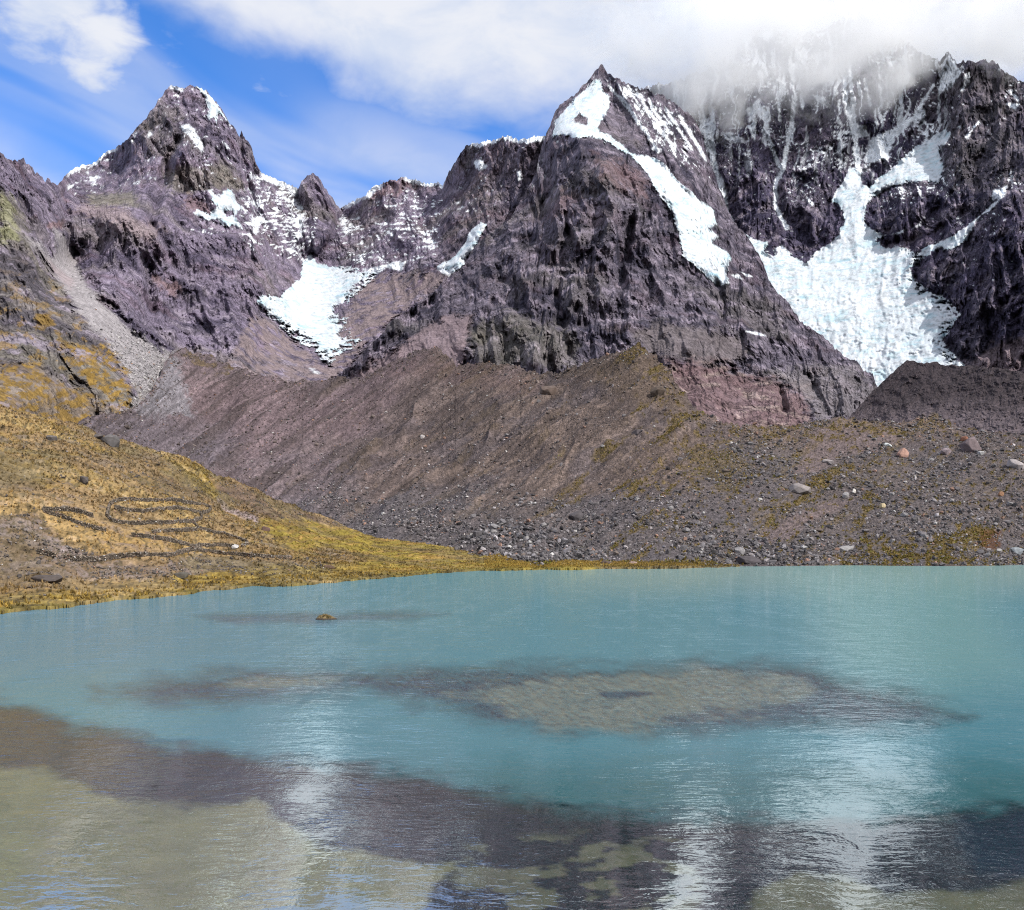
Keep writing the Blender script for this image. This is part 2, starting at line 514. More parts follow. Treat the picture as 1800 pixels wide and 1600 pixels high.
def ice_colour(P, N):
    X, Y, Z = P[..., 0], P[..., 1], P[..., 2]
    C = np.broadcast_to(SNOW * np.array([0.89, 0.90, 0.91]), P.shape).copy()
    lw = fbm(X / 150, Y / 150, Z / 70, 3)
    C = paint(C, 0.6 * sstep(lw, -0.05, 0.45), colr((0.50, 0.56, 0.61)))
    n = fbm(X / 45, Y / 45, Z / 18, 4, 0.6)
    C = paint(C, 0.8 * sstep(n, 0.08, 0.5), colr((0.46, 0.60, 0.66)))
    d = fbm(X / 20 + 4, Y / 20, Z / 9, 4, 0.65)
    C = paint(C, 0.6 * sstep(d, 0.18, 0.5), colr((0.30, 0.33, 0.35)))
    return C

A_CREST = [(-260,330),(-120,296),(-40,258),(0,268),(8,276),(18,280),(30,284),(40,279),(48,288),(56,292),(62,303),(74,311),(80,320),
 (84,313),(92,318),(99,326),(104,321),(120,305),(132,294),(143,291),(160,288),(175,278),(182,270),(190,264),(200,262),(208,256),(220,250),
 (232,235),(245,220),(258,208),(264,195),(274,183),(285,168),(293,157),(303,149),(312,152),(322,158),(328,154),(340,152),(352,154),(362,160),
 (372,172),(385,185),(392,196),(402,212),(414,226),(421,241),(425,230),(428,240),(436,247),(442,258),(447,276),(452,290),(460,304),(475,311),
 (490,318),(508,324),(523,331),(532,318),(540,308),(549,303),(557,309),(566,320),(575,335),(585,350),(594,363),(597,368),(602,363),(612,358),
 (625,352),(638,345),(650,335),(662,326),(680,320),(700,314),(712,312),(720,318),(738,318),(744,323),(758,322),(770,322),(778,326),(784,313),
 (790,300),(798,288),(806,275),(814,262),(822,256),(832,252),(848,250),(858,247),(868,246),(876,244),(885,240),(893,238),(900,242),(910,246),
 (920,244),(940,240),(960,240),(1000,260)]
A_BOT = [(-260,800),(0,790),(150,800),(240,800),(300,770),(400,720),(1000,720)]
A_CTRL = [(-260,330,1250),(-260,760,560),(0,268,1350),(0,450,1050),(0,600,820),(0,700,640),(0,745,600),(60,330,1500),(104,322,1750),(60,450,1150),
 (120,560,980),(150,650,850),(150,740,780),(150,800,720),(225,725,850),(240,800,790),(235,690,900),(110,410,1480),(160,500,1280),(220,590,1120),(290,660,1150),(300,690,1120),(300,770,1050),
 (125,385,1640),(200,385,1620),(260,400,1640),(130,460,1540),(250,520,1480),(300,600,1400),(130,296,2250),(210,258,2300),(210,340,2000),
 (303,150,2350),(300,260,2120),(300,340,2030),(330,420,1900),(330,560,1620),(400,240,2330),(400,390,2060),(447,276,2420),(455,420,2080),(470,520,1900),
 (430,600,1560),(490,318,2600),(500,430,2380),(549,303,2720),(550,430,2560),(597,368,2950),(545,455,2560),(560,520,2280),(520,580,1950),(590,620,1800),
 (560,690,1500),(430,690,1350),(640,345,2850),(712,312,2820),(700,400,2560),(660,470,2400),(620,540,2120),(700,540,2080),(690,620,1750),(700,700,1550),
 (778,326,2720),(820,256,2520),(870,246,2440),(850,400,2130),(800,460,2120),(840,520,1980),(960,240,2350),(1000,260,2550),(960,500,2150),(1000,700,1700)]
cols = columns(-260, 1000, 1.75)
PX, PY = terrain_grid(cols, A_CREST, A_BOT, 300, 4.5, 0.15)
D = tps(A_CTRL)(PX, PY)
# couloirs and ribs that the photograph shows, cut into or raised from the face
for pts, w, dep in [([(312,250),(298,275),(285,320),(275,365),(268,395)], 9, -70), ([(268,395),(297,440),(305,470)], 6, -40),
                    ([(255,455),(262,500),(268,545)], 9, -60), ([(322,258),(310,300),(300,350)], 10, 45), ([(192,300),(178,340)], 6, -35),
                    ([(212,300),(198,350)], 6, -35), ([(242,352),(228,380)], 7, -35), ([(421,235),(424,270),(440,330),(450,380)], 7, -45),
                    ([(524,335),(538,380),(548,440)], 7, -60), ([(112,345),(118,375),(112,400)], 8, -70), ([(40,350),(52,400)], 9, -50),
                    ([(725,325),(740,370),(760,420)], 14, -50), ([(812,265),(800,320),(790,380)], 12, 40), ([(345,300),(390,350)], 20, 30),
                    ([(330,380),(345,470),(350,540)], 18, 40)]:
    g = np.exp(-(line(PX, PY, pts, 90) / w) ** 2)
    D = D - dep * g
for pts, st in [([(300,392),(345,402),(400,406),(440,412),(470,440)], 34), ([(280,470),(330,488),(400,500),(455,478)], 30), ([(330,545),(380,540),(430,552)], 30), ([(150,300),(230,290),(290,270)], 20),
                ([(310,215),(360,235),(410,250)], 22), ([(610,400),(680,392),(760,400)], 26), ([(620,545),(680,540),(740,520)], 26), ([(640,590),(690,575)], 26), ([(20,470),(70,500),(110,530)], 20), ([(0,560),(60,585),(120,600)], 18)]:
    D = ledge(D, PX, PY, pts, st)
# block of cliff under the pink ledge stands out from the slope behind it
blk = poly(PX, PY, [(118,388),(135,368),(200,362),(240,380),(285,400),(268,440),(262,500),(255,560),(300,615),(215,565),(160,505),(130,455)], 60)
D = D - 48 * sstep(blk + 12 * fbm(PX / 30, PY / 30, 0.0, 4, 0.6), -3, 14)
spire = poly(PX, PY, [(523,331),(549,300),(575,335),(597,372),(580,420),(556,445),(540,440),(530,400)], 40)
D = D - 90 * sstep(spire, -4, 8)
P = world_pt(PX, PY, D)
en = edge_noise(P, 30.0, 5.0)
scree = sstep(poly(PX, PY, [(96,405),(113,415),(133,460),(157,502),(187,535),(213,565),(262,602),(300,622),(320,640),(300,700),(250,735),(160,740),(225,722),(238,690),
                            (228,668),(205,628),(190,604),(160,578),(132,545),(112,508),(92,478),(60,436),(48,418),(62,420),(90,450),(100,440)]) + en * 1.5, -6, 6)
scree2 = sstep(poly(PX, PY, [(668,480),(760,478),(800,478),(770,505),(722,540),(682,566),(640,610),(600,660),(560,690),(420,690),(400,640),(440,560),(470,560),(520,602),
                             (578,642),(600,560),(632,512)]) + en * 1.6, -5, 5)
spur = sstep(poly(PX, PY, [(-260,300),(0,250),(60,300),(50,380),(55,420),(100,480),(130,545),(200,620),(240,700),(230,735),(150,765),(-260,780)]) + en, -6, 6)
grass = sstep(poly(PX, PY, [(-260,640),(0,640),(70,640),(90,665),(130,690),(165,715),(150,770),(-260,780)]) + en * 2, -6, 6)
grass2 = sstep(poly(PX, PY, [(110,605),(185,608),(205,630),(228,665),(238,695),(222,725),(190,722),(150,690),(120,655)]) + en * 3, -6, 8)
grass3 = sstep(poly(PX, PY, [(60,548),(85,550),(95,570),(80,578),(60,562)]) + en, -3, 3)
soft = np.clip(np.maximum(np.maximum(scree, scree2 * 0.75), np.maximum(grass, grass2 * 0.8)), 0, 1)
A_ICE = [([(545,448),(560,462),(580,470),(600,468),(620,470),(640,472),(668,480),(650,495),(632,512),(612,535),(600,550),(590,553),(600,560),(612,557),(608,575),
           (630,594),(636,600),(615,615),(595,627),(578,642),(560,630),(545,612),(520,600),(500,585),(480,565),(463,548),(449,530),(462,518),(490,522),(510,505),(528,488),(531,465)], 16,
          [[(585,540),(612,525),(606,548),(590,552)],[(590,585),(612,578),(616,592),(598,594)]]),
         ([(766,470),(800,450),(820,425),(830,402),(845,391),(856,395),(842,418),(833,440),(815,456),(818,462),(798,478),(780,474)], 10, []),
         ([(345,151),(360,157),(372,171),(390,194),(400,212),(414,228),(404,222),(392,205),(384,198),(381,222),(377,206),(366,210),(363,186),(361,171),(350,160)], 8, []),
         ([(366,334),(385,345),(400,332),(412,340),(416,358),(428,364),(412,378),(420,390),(427,403),(412,396),(400,399),(392,399),(380,386),(365,388),(339,375),(346,369),(370,378),(379,364)], 8,
          [[(392,372),(408,370),(412,378),(398,382)]])]
ID, TH, SM = ice_field(PX, PY, P, A_ICE, en * 0.55 - 16 * sstep(PY, 500, 600) * sstep(PX, 430, 470) * (1 - sstep(PX, 680, 720)) * sstep(fbm(PX / 17, PY / 6.5, 3.0, 4, 0.65), 0.02, 0.3) - 14 * sstep(PX, 585, 620) * (1 - sstep(PX, 690, 720)) * sstep(fbm(PX / 9, PY / 6, 8.0, 4, 0.65), 0.0, 0.3))
rel = rock_relief(P, PX, PY, 32, 27, 7.0, 0.42, 0.15, 1.35, 0.0)
near = sstep(P[..., 1], 500, 1500)
rel = rel * (0.30 + 0.70 * near)
rel = rel * (1 - 0.90 * soft) * (1 - 0.82 * SM) + soft * 1.2 * fbm(P[..., 0] / 9, P[..., 1] / 9, P[..., 2] / 9, 3) + TH + (ID > 0) * serac(PX, PY, 4.0)
Q = push(P, rel)
N = normals(Q)
C = rock_colour(Q, PURPLE * 1.18, DARK * 1.25, 0.45, 0.25)
Cs = rock_colour(Q, colr((0.235, 0.215, 0.19)), colr((0.12, 0.11, 0.115)), 0.6, 0.05)
C = C * (1 - spur[..., None]) + Cs * spur[..., None]
jr = sstep(PX + 0.25 * (PY - 300) + 3 * en, 770, 830)
C = C * (1 - jr[..., None]) + rock_colour(Q, colr((0.168, 0.142, 0.158)), colr((0.072, 0.063, 0.082)), 0.28, 0.22) * jr[..., None]
tops = sstep(poly(PX, PY, [(-260,250),(0,240),(104,300),(125,390),(90,400),(50,380),(30,350),(0,345),(-260,360)]) + en * 2, -8, 8)
C = C * (1 - tops[..., None]) + rock_colour(Q, PURPLE * 1.25, DARK * 1.3, 0.1, 0.5) * tops[..., None]
C = paint(C, 0.7 * sstep(poly(PX, PY, [(128,372),(150,360),(205,362),(240,385),(285,402),(265,425),(225,405),(180,385),(150,378)]) + en * 2, -5, 5), PINK * 1.1)
C = paint(C, 0.7 * sstep(poly(PX, PY, [(80,395),(112,388),(112,400),(85,402)]) + en, -3, 3), RED)
C = paint(C, 0.6 * sstep(poly(PX, PY, [(270,485),(310,500),(315,520),(275,505)]) + en * 2, -4, 4), RED)
C = paint(C, 0.6 * sstep(poly(PX, PY, [(330,340),(372,362),(362,382),(325,365)]) + en * 2, -4, 4), RED * 0.8)
C = paint(C, 0.55 * sstep(poly(PX, PY, [(640,348),(665,328),(712,312),(722,320),(700,345),(660,350)]) + en * 2, -4, 4), RED * 0.85)
C = paint(C, 0.55 * sstep(poly(PX, PY, [(0,330),(20,345),(30,420),(0,425)]) + en * 2, -5, 5), colr((0.27, 0.27, 0.13)))
C = paint(C, 0.5 * sstep(poly(PX, PY, [(155,345),(235,335),(240,360),(160,362)]) + en * 2, -5, 5), OLIVE * 1.15)
C = paint(C, 0.45 * sstep(poly(PX, PY, [(288,300),(400,290),(430,330),(300,340)]) + en * 2, -8, 8), OLIVE * 1.05)
gr = fbm(Q[..., 0] / 3.5, Q[..., 1] / 3.5, Q[..., 2] / 3.5, 3)[..., None]
C = C * (1 - scree[..., None]) + (SCREE * 0.98 * (1 + 0.35 * gr)) * scree[..., None]
C = paint(C, 0.55 * scree * sstep(poly(PX, PY, [(80,455),(100,470),(130,495),(125,510),(95,480)]) + en, -4, 4), PINK)
fine = sstep(fbm(Q[..., 0] / 25, Q[..., 1] / 25, Q[..., 2] / 25, 3) + 0.4, 0, 0.5)
C = C * (1 - (scree2 * fine)[..., None]) + (PINK * 0.70 * (1 + 0.25 * gr)) * (scree2 * fine)[..., None]
patch = sstep(fbm(PX / 24 - PY / 60, PY / 14, 4.0, 5, 0.65), -0.2, 0.18)
oc = OCHRE * 0.72 * (1 + 0.5 * gr)
gm = np.maximum(np.maximum(grass * (0.25 + 0.70 * patch), grass2 * patch), grass3 * 0.9)
gm = np.maximum(gm, 0.7 * spur * sstep(fbm(PX / 34 - PY / 70, PY / 20, 14.0, 5, 0.65), 0.12, 0.4) * sstep(N[..., 2], 0.25, 0.55) * sstep(PY, 430, 560))
C = C * (1 - gm[..., None]) + oc * 0.85 * gm[..., None]
# snow: patches that can be traced, then dusting on ledges
S = np.zeros(PX.shape)
for pts in [[(296,152),(303,147),(324,158),(318,163),(306,156)],[(316,222),(333,216),(342,228),(352,243),(358,258),(355,270),(346,256),(335,243)],
            [(393,248),(405,262),(398,262)],[(234,236),(240,234),(236,242)],[(261,232),(268,236),(262,241)],[(118,326),(132,324),(128,330),(119,335)],
            [(158,311),(168,310),(166,318),(158,318)],[(457,302),(475,309),(508,322),(524,330),(524,344),(500,330),(475,322),(460,316)],
            [(600,362),(638,343),(648,338),(630,355),(610,366)],[(640,345),(655,332),(670,324),(660,336),(648,350)],[(545,648),(556,652),(562,658),(550,656)],
            [(832,282),(846,280),(856,292),(850,302),(836,296)],[(640,474),(690,462),(716,458),(706,478),(680,470),(660,484)],
            [(908,302),(914,300),(918,314),(912,316)],[(768,470),(790,470),(810,466),(790,486),(776,482)]]:
    S = snow_poly(S, PX, PY, en * 0.5, pts)
crest_d = PY - PY[-1:]
for a, b, w in [(120, 150, 7), (160, 204, 5), (640, 672, 7), (712, 780, 6), (828, 905, 6), (905, 960, 9)]:
    m = sstep(PX, a - 6, a + 4) * (1 - sstep(PX, b - 4, b + 6))
    S = np.maximum(S, m * sstep(w + en * 0.8 - crest_d, -1.5, 1.5))
dust = np.zeros(PX.shape)
for pts, amt in [([(230,150),(420,150),(460,300),(450,420),(330,330),(120,340),(120,290)], 0.34), ([(430,280),(530,325),(560,440),(540,470),(440,440),(420,380)], 0.82),
                 ([(590,365),(712,315),(780,330),(790,400),(760,460),(650,480),(560,440)], 0.46), ([(800,270),(900,245),(940,250),(900,330),(860,400),(800,380)], 0.34), ([(530,320),(590,370),(570,440),(540,430)], 0.15),
                 ([(335,330),(440,340),(440,420),(330,400)], 0.3)]:
    dust = np.maximum(dust, amt * sstep(poly(PX, PY, pts, 60) + en * 3, -12, 20))
ns = fbm(PX / 15 + PY / 60, PY / 4.5, 3.0, 4, 0.65) + 0.6 * fbm(PX / 55, PY / 45, 7.0, 3)
S = np.maximum(S, sstep(0.75 * (N[..., 2] - 0.42) + 0.55 * ns + 0.9 * dust - 0.72, 0, 0.22) * (dust > 0.02))
S = S * (1 - soft * 0.6)
C = paint(C, S, SNOW)
C = np.where((ID > 0)[..., None], ice_colour(Q, N), C)
ROCKY_A = (1 - np.clip(scree + scree2 * fine + gm, 0, 1)) * (1 - 0.5 * spur)
GR_A = dict(P=Q, PX=PX, PY=PY, scree=scree, grass=gm, N=N)
IDb = np.concatenate([ID, np.zeros((9, ID.shape[1]), int)])
Qb, Cb = back_slope(Q, C)
surface('left_mountain', Qb, Cb, M_ROCK, False, IDb, M_ICE, ['left_col_glacier', 'left_snow_gully', 'summit_snow_cap', 'left_face_snowfield'], ROCKY_A)
print('left', time.time() - T0)

# ------------------------------------------------------------------ CENTRAL MOUNTAIN
B_CREST = [(540,700),(600,655),(625,636),(650,608),(676,582),(684,566),(700,556),(725,541),(745,524),(762,512),(785,490),(806,476),(819,464),(826,446),(834,434),(860,411),
 (880,398),(897,384),(908,364),(920,345),(934,322),(943,300),(947,275),(952,258),(960,236),(966,222),(973,202),(982,186),(992,178),(1000,172),(1013,164),(1019,156),(1025,150),(1035,142),
 (1045,128),(1052,117),(1058,114),(1063,120),(1070,130),(1085,137),(1100,146),(1112,149),(1125,156),(1140,156),(1152,165),(1165,167),(1180,178),(1190,182),(1204,196),
 (1215,202),(1224,218),(1231,230),(1238,252),(1245,280),(1255,304),(1265,332),(1273,352),(1280,372),(1295,397),(1310,412),(1322,430),(1332,444),(1345,472),(1352,492),(1365,512),(1385,532),
 (1396,548),(1405,562),(1418,573),(1430,582),(1446,590),(1460,606),(1476,616),(1490,632),(1506,636),(1520,652),(1534,658),(1545,690),(1556,720),(1570,745)]
B_BOT = [(540,720),(700,700),(900,690),(1000,690),(1150,700),(1200,740),(1260,775),(1570,775)]
B_CTRL = [(540,700,1600),(620,640,1560),(684,566,1680),(762,512,1760),(819,464,1900),(860,411,2020),(920,345,2120),(950,265,2250),(966,222,2380),(1000,172,2560),(1058,114,2700),
 (985,240,2140),(1040,235,2170),(1000,300,1990),(1060,300,2000),(1120,290,2120),(1000,400,1830),(930,450,1830),(870,520,1720),(800,560,1640),(760,600,1560),(870,640,1440),(960,640,1430),
 (1000,560,1580),(1080,500,1690),(1100,640,1480),(1060,420,1800),(1150,380,1960),(1190,430,1940),(1180,320,2130),(1140,290,2180),(1100,200,2480),(1180,180,2600),(1180,250,2380),(1231,230,2560),(1240,330,2270),
 (1265,332,2380),(1280,400,2160),(1240,450,1950),(1270,500,1850),(1200,540,1720),(1300,560,1740),(1200,600,1560),(1345,472,2080),(1405,562,1900),(1380,620,1680),(1300,640,1560),(1200,670,1440),(1250,740,1320),
 (1350,720,1400),(1460,606,1820),(1490,660,1640),(1450,740,1420),(1545,690,1660),(1570,745,1560),(1570,775,1500),(1150,700,1380),(900,690,1340),(700,700,1480)]
cols = columns(540, 1570, 1.75)
PX, PY = terrain_grid(cols, B_CREST, B_BOT, 310, 4.0, 0.17)
D = tps(B_CTRL)(PX, PY)
for pts, w, dep in [([(1115,395),(1100,440),(1088,500)], 12, -55), ([(985,250),(960,330),(950,380)], 14, -40), ([(1060,300),(1075,360),(1060,440)], 16, 45),
                    ([(975,520),(985,560),(1000,620)], 10, -40), ([(900,560),(930,600),(940,640)], 16, 35), ([(880,500),(860,560),(850,600)], 14, -30),
                    ([(1000,380),(998,410)], 8, -35), ([(1010,560),(990,610)], 14, 30), ([(1262,500),(1275,535),(1270,560)], 7, -35), ([(690,600),(720,560),(760,530)], 10, -30),
                    ([(1075,130),(1110,190),(1150,250),(1190,290)], 10, 30), ([(1030,240),(1070,300),(1100,350),(1130,420)], 20, 30),
                    ([(1370,680),(1378,720)], 6, -30), ([(1420,660),(1440,700)], 8, -25)]:
    D = D - 1.35 * dep * np.exp(-((line(PX, PY, pts, 90) + 5 * fbm(PX / 22, PY / 30, 1.0, 3)) / w) ** 2)
for pts, st in [([(790,548),(860,530),(905,548),(960,570),(1010,575),(1080,560),(1140,562)], 38), ([(930,462),(1000,470),(1060,455),(1130,470),(1190,482),(1250,522)], 34), ([(1150,562),(1230,545),(1300,562),(1390,578)], 26),
                ([(950,340),(1010,350),(1070,338),(1140,365)], 30), ([(860,430),(900,440),(950,420)], 26), ([(1330,640),(1400,632),(1480,650)], 22), ([(690,600),(740,590),(790,600)], 22), ([(1060,230),(1100,235),(1150,255)], 18)]:
    D = ledge(D, PX, PY, pts, st)
P = world_pt(PX, PY, D)
en = edge_noise(P, 30.0, 5.0)
B_ICE = [([(1043,142),(1055,139),(1059,160),(1073,171),(1071,190),(1062,206),(1055,216),(1051,232),(1075,240),(1100,262),(1118,274),(1140,275),(1165,285),(1180,305),(1205,330),
           (1220,340),(1236,358),(1256,370),(1259,395),(1246,402),(1263,415),(1252,427),(1280,441),(1286,455),(1278,470),(1281,499),(1258,501),(1240,482),(1225,472),(1199,450),(1196,430),(1190,400),
           (1180,370),(1160,345),(1145,320),(1135,300),(1115,280),(1090,262),(1060,247),(1035,240),(1008,244),(990,236),(972,240),(975,215),(1000,185),(1020,165)], 18,
          [[(1006,212),(1018,199),(1031,208),(1034,222),(1022,218)]])]
ID, TH, SM = ice_field(PX, PY, P, B_ICE, en * 0.6)
slope_f = sstep(poly(PX, PY, [(1110,590),(1160,565),(1260,580),(1300,600),(1330,622),(1280,640),(1200,636),(1140,620)]) + en * 2, -8, 8)
red_f = sstep(poly(PX, PY, [(1170,640),(1250,640),(1360,668),(1420,690),(1425,745),(1400,775),(1240,780),(1160,740)]) + en * 1.5 + 16 * fbm(PX / 30, PY / 12, 19.0, 4, 0.65), -14, 14)
left_f = sstep(poly(PX, PY, [(620,655),(690,620),(740,580),(790,552),(830,555),(822,600),(815,640),(800,660),(700,720),(540,730)]) + en * 1.5, -6, 6)
soft = np.clip(slope_f * 0.7 + red_f * 0.75 + left_f * 0.9, 0, 1)
rel = rock_relief(P, PX, PY, 36, 30, 7.5, 0.36, 0.1, 1.25, 20.0)
rel = rel * (1 - 0.8 * soft) * (1 - 0.85 * SM) + TH + (ID > 0) * serac(PX, PY, 5.0)
Q = push(P, rel)
N = normals(Q)
C = rock_colour(Q, colr((0.158, 0.142, 0.164)), colr((0.064, 0.060, 0.080)), 0.26, 0.16)
C = paint(C, 0.35 * sstep(poly(PX, PY, [(820,570),(900,545),(1010,580),(1010,650),(880,650),(830,640)]) + en * 3, -10, 15), OLIVE * 0.85)
C = paint(C, 0.5 * sstep(poly(PX, PY, [(1040,275),(1100,285),(1140,320),(1135,345),(1090,335),(1050,310)]) + en * 3, -8, 10), RED * 0.75)
C = paint(C, 0.35 * sstep(poly(PX, PY, [(985,330),(1010,340),(1000,380),(960,385)]) + en * 3, -8, 10), RED * 0.8)
C = paint(C, 0.4 * sstep(poly(PX, PY, [(1020,215),(1080,190),(1140,250),(1110,262)]) + en * 3, -8, 10), PURPLE)
gr = fbm(Q[..., 0] / 7, Q[..., 1] / 7, Q[..., 2] / 5, 4, 0.6)[..., None]
C = C * (1 - 0.8 * slope_f[..., None]) + 0.8 * colr((0.145, 0.123, 0.127)) * (1 + 0.4 * gr) * slope_f[..., None]
bands = fbm(Q[..., 0] / 60, Q[..., 1] / 60, Q[..., 2] / 14, 4, 0.6)
redc = paint(np.broadcast_to(colr((0.215, 0.140, 0.146)), Q.shape).copy(), sstep(bands, 0.05, 0.4), colr((0.36, 0.27, 0.25)))
C = C * (1 - 0.85 * red_f[..., None]) + 0.85 * 0.78 * redc * (1 + 0.35 * gr) * red_f[..., None]
slab = sstep(poly(PX, PY, [(1355,650),(1420,645),(1500,640),(1545,690),(1500,730),(1440,740),(1410,690)]) + en * 2, -6, 6)
C = paint(C, 0.6 * slab, colr((0.21, 0.19, 0.20)))
C = C * (1 - 0.85 * left_f[..., None]) + 0.85 * colr((0.205, 0.155, 0.168)) * (1 + 0.3 * gr) * left_f[..., None]
S = np.zeros(PX.shape)
for pts in [[(1312,582),(1330,584),(1345,590),(1328,588)],[(1283,482),(1300,484),(1308,492),(1290,488)],[(1302,478),(1322,486),(1312,486)]]:
    S = snow_poly(S, PX, PY, en * 0.4, pts, 1.2)
for pts, w in [([(1090,170),(1105,190),(1120,212),(1140,240),(1158,268)], 3.0), ([(1070,150),(1080,162),(1092,175)], 2.5), ([(1120,165),(1140,195),(1160,220)], 3.0), ([(1140,172),(1150,195),(1165,215),(1180,235)], 2.5),
               ([(1150,215),(1172,240),(1188,275)], 2.5), ([(1170,190),(1195,230),(1215,262)], 2.6), ([(1195,205),(1220,245),(1240,280)], 3.0), ([(1186,240),(1187,275)], 1.5)]:
    S = snow_line(S, PX, PY, en, pts, w)
dust = np.zeros(PX.shape)
for pts, amt in [([(1060,120),(1140,158),(1225,220),(1255,310),(1225,300),(1160,270),(1090,180)], 0.58), ([(960,230),(1050,125),(1060,140),(985,240)], 0.4), ([(930,230),(980,240),(960,310),(900,390)], 0.30)]:
    dust = np.maximum(dust, amt * sstep(poly(PX, PY, pts, 60) + en * 3, -10, 15))
ns = fbm((PX * 0.8 - PY * 0.6) / 5.5, (PX * 0.6 + PY * 0.8) / 26, 3.0, 4, 0.65) + 0.6 * fbm(PX / 45, PY / 45, 7.0, 3)
S = np.maximum(S, sstep(0.75 * (N[..., 2] - 0.42) + 0.55 * ns + 0.9 * dust - 0.72, 0, 0.22) * (dust > 0.02))
C = paint(C, S, SNOW)
C = np.where((ID > 0)[..., None], ice_colour(Q, N), C)
IDb = np.concatenate([ID, np.zeros((9, ID.shape[1]), int)])
Qb, Cb = back_slope(Q, C)
surface('central_mountain', Qb, Cb, M_ROCK, False, IDb, M_ICE, ['hanging_glacier'], 1 - np.clip(0.7 * slope_f + 0.5 * red_f + left_f, 0, 1))
print('central', time.time() - T0)

# ------------------------------------------------------------------ RIGHT MOUNTAIN
C_CREST = [(960,330),(1040,190),(1100,160),(1160,150),(1240,125),(1300,80),(1340,40),(1400,62),(1450,50),(1500,15),(1540,45),(1590,70),(1625,98),(1645,104),(1660,102),(1666,88),(1672,100),(1682,112),(1700,107),(1716,112),(1730,106),(1745,108),(1760,120),
           (1785,136),(1800,146),(1880,190),(1980,230),(2140,300)]
C_BOT = [(960,640),(1250,640),(1400,720),(1560,760),(2140,790)]
C_CTRL = [(960,330,3000),(960,640,2300),(1040,160,3050),(1160,100,3120),(1330,40,3200),(1500,15,3250),(1500,60,3180),(1200,120,3060),(1240,260,2850),(1280,370,2680),(1350,200,2900),(1340,330,2700),(1340,420,2520),
          (1400,300,2740),(1420,440,2480),(1460,380,2580),(1500,200,2980),(1490,330,2680),(1490,400,2500),(1540,270,2780),(1600,200,2880),(1640,60,2950),(1660,98,2840),(1720,110,2700),(1650,240,2700),(1640,310,2560),(1560,320,2620),(1600,370,2400),
          (1560,420,2420),(1500,480,2350),(1420,520,2280),(1560,560,2150),(1500,620,2080),(1560,680,1960),(1680,640,1920),(1700,250,2520),(1760,220,2500),(1800,146,2600),(1700,360,2300),(1780,300,2280),(1650,430,2260),
          (1640,510,2160),(1720,480,2080),(1800,420,2000),(1800,540,1900),(1720,600,1950),(1800,640,1780),(2140,300,2500),(2140,790,1500),(1560,760,1850),(1800,760,1500),(1400,720,2000)]
cols = columns(960, 2140, 1.8)
PX, PY = terrain_grid(cols, C_CREST, C_BOT, 390, 6.0, 0.13)
D = tps(C_CTRL)(PX, PY)
for pts, w, dep in [([(1478,120),(1490,200),(1503,260),(1510,310)], 12, -26), ([(1395,190),(1385,260),(1366,318),(1364,360),(1380,395)], 9, -22), ([(1345,200),(1355,260),(1372,300)], 8, -16),
                    ([(1250,200),(1262,290),(1280,370)], 12, -20), ([(1435,120),(1440,250),(1430,380)], 24, 60), ([(1310,120),(1320,260),(1320,380)], 22, 45), ([(1580,130),(1585,200),(1580,230)], 9, -40),
                    ([(1665,100),(1640,180),(1590,230)], 16, 30), ([(1700,110),(1700,220),(1680,330)], 24, 60), ([(1700,370),(1640,410),(1560,430)], 8, -30), ([(1540,120),(1545,220)], 16, 40)]:
    D = D - dep * np.exp(-(line(PX, PY, pts, 90) / w) ** 2)
butt = poly(PX, PY, [(1602,478),(1626,454),(1660,440),(1703,420),(1711,393),(1730,366),(1765,339),(1796,320),(1900,270),(2140,220),(2140,800),(1700,650),(1690,618),(1664,598),(1672,578),(1691,553),(1668,530),(1636,513),(1608,492)], 60)
butt = np.where(butt < -90, np.where((PX > 1720) & (PY > 430), 60, butt), butt)
nb = 5 * fbm(PX / 45, PY / 45, 0.0, 4)
D = D - 32 * sstep(butt + 2.6 * nb, -4, 24)
isl = poly(PX, PY, [(1523,365),(1532,351),(1552,337),(1571,329),(1595,322),(1649,324),(1650,345),(1600,400),(1552,414),(1532,402),(1521,388)], 60)
D = D - 30 * sstep(isl + nb * 1.2, -4, 14)
P = world_pt(PX, PY, D)
en = edge_noise(P, 34.0, 5.0)
C_ICE = [([(1290,398),(1323,420),(1350,426),(1343,440),(1358,452),(1374,440),(1393,451),(1416,463),(1432,444),(1455,432),(1474,413),(1480,397),(1484,389),(1482,370),(1463,351),(1474,331),(1486,312),(1494,293),
           (1509,300),(1517,324),(1529,331),(1540,316),(1571,293),(1587,277),(1610,258),(1637,242),(1660,230),(1672,234),(1666,250),(1649,258),(1656,285),(1658,300),(1649,322),(1625,318),(1595,320),(1571,327),
           (1552,335),(1532,349),(1523,362),(1520,389),(1532,403),(1552,415),(1548,428),(1556,438),(1579,434),(1602,440),(1610,448),(1629,432),(1657,424),(1688,405),(1716,386),(1704,409),(1699,424),(1672,438),
           (1649,438),(1626,452),(1612,463),(1601,472),(1606,488),(1633,511),(1668,530),(1689,553),(1672,576),(1657,596),(1672,618),(1697,643),(1690,670),(1600,700),(1540,710),(1480,670),(1420,610),(1360,540),(1300,450)], 16,
          [[(1541,420),(1552,418),(1550,425),(1540,426)]])]
ID, TH, SM = ice_field(PX, PY, P, C_ICE, en * 0.55 - 12 * sstep(PX - 0.3 * PY, 1425, 1470) * sstep(PY, 430, 470) * sstep(fbm(PX / 14, PY / 5, 3.0, 4, 0.65), 0.05, 0.35))
rel = rock_relief(P, PX, PY, 36, 32, 8.5, 0.38, 0.0, 1.6, 40.0)
rel = rel * (1 - 0.84 * SM) + TH + (ID > 0) * serac(PX, PY, 3.8) * (0.35 + 0.65 * sstep(PY, 420, 520))
Q = push(P, rel)
N = normals(Q)
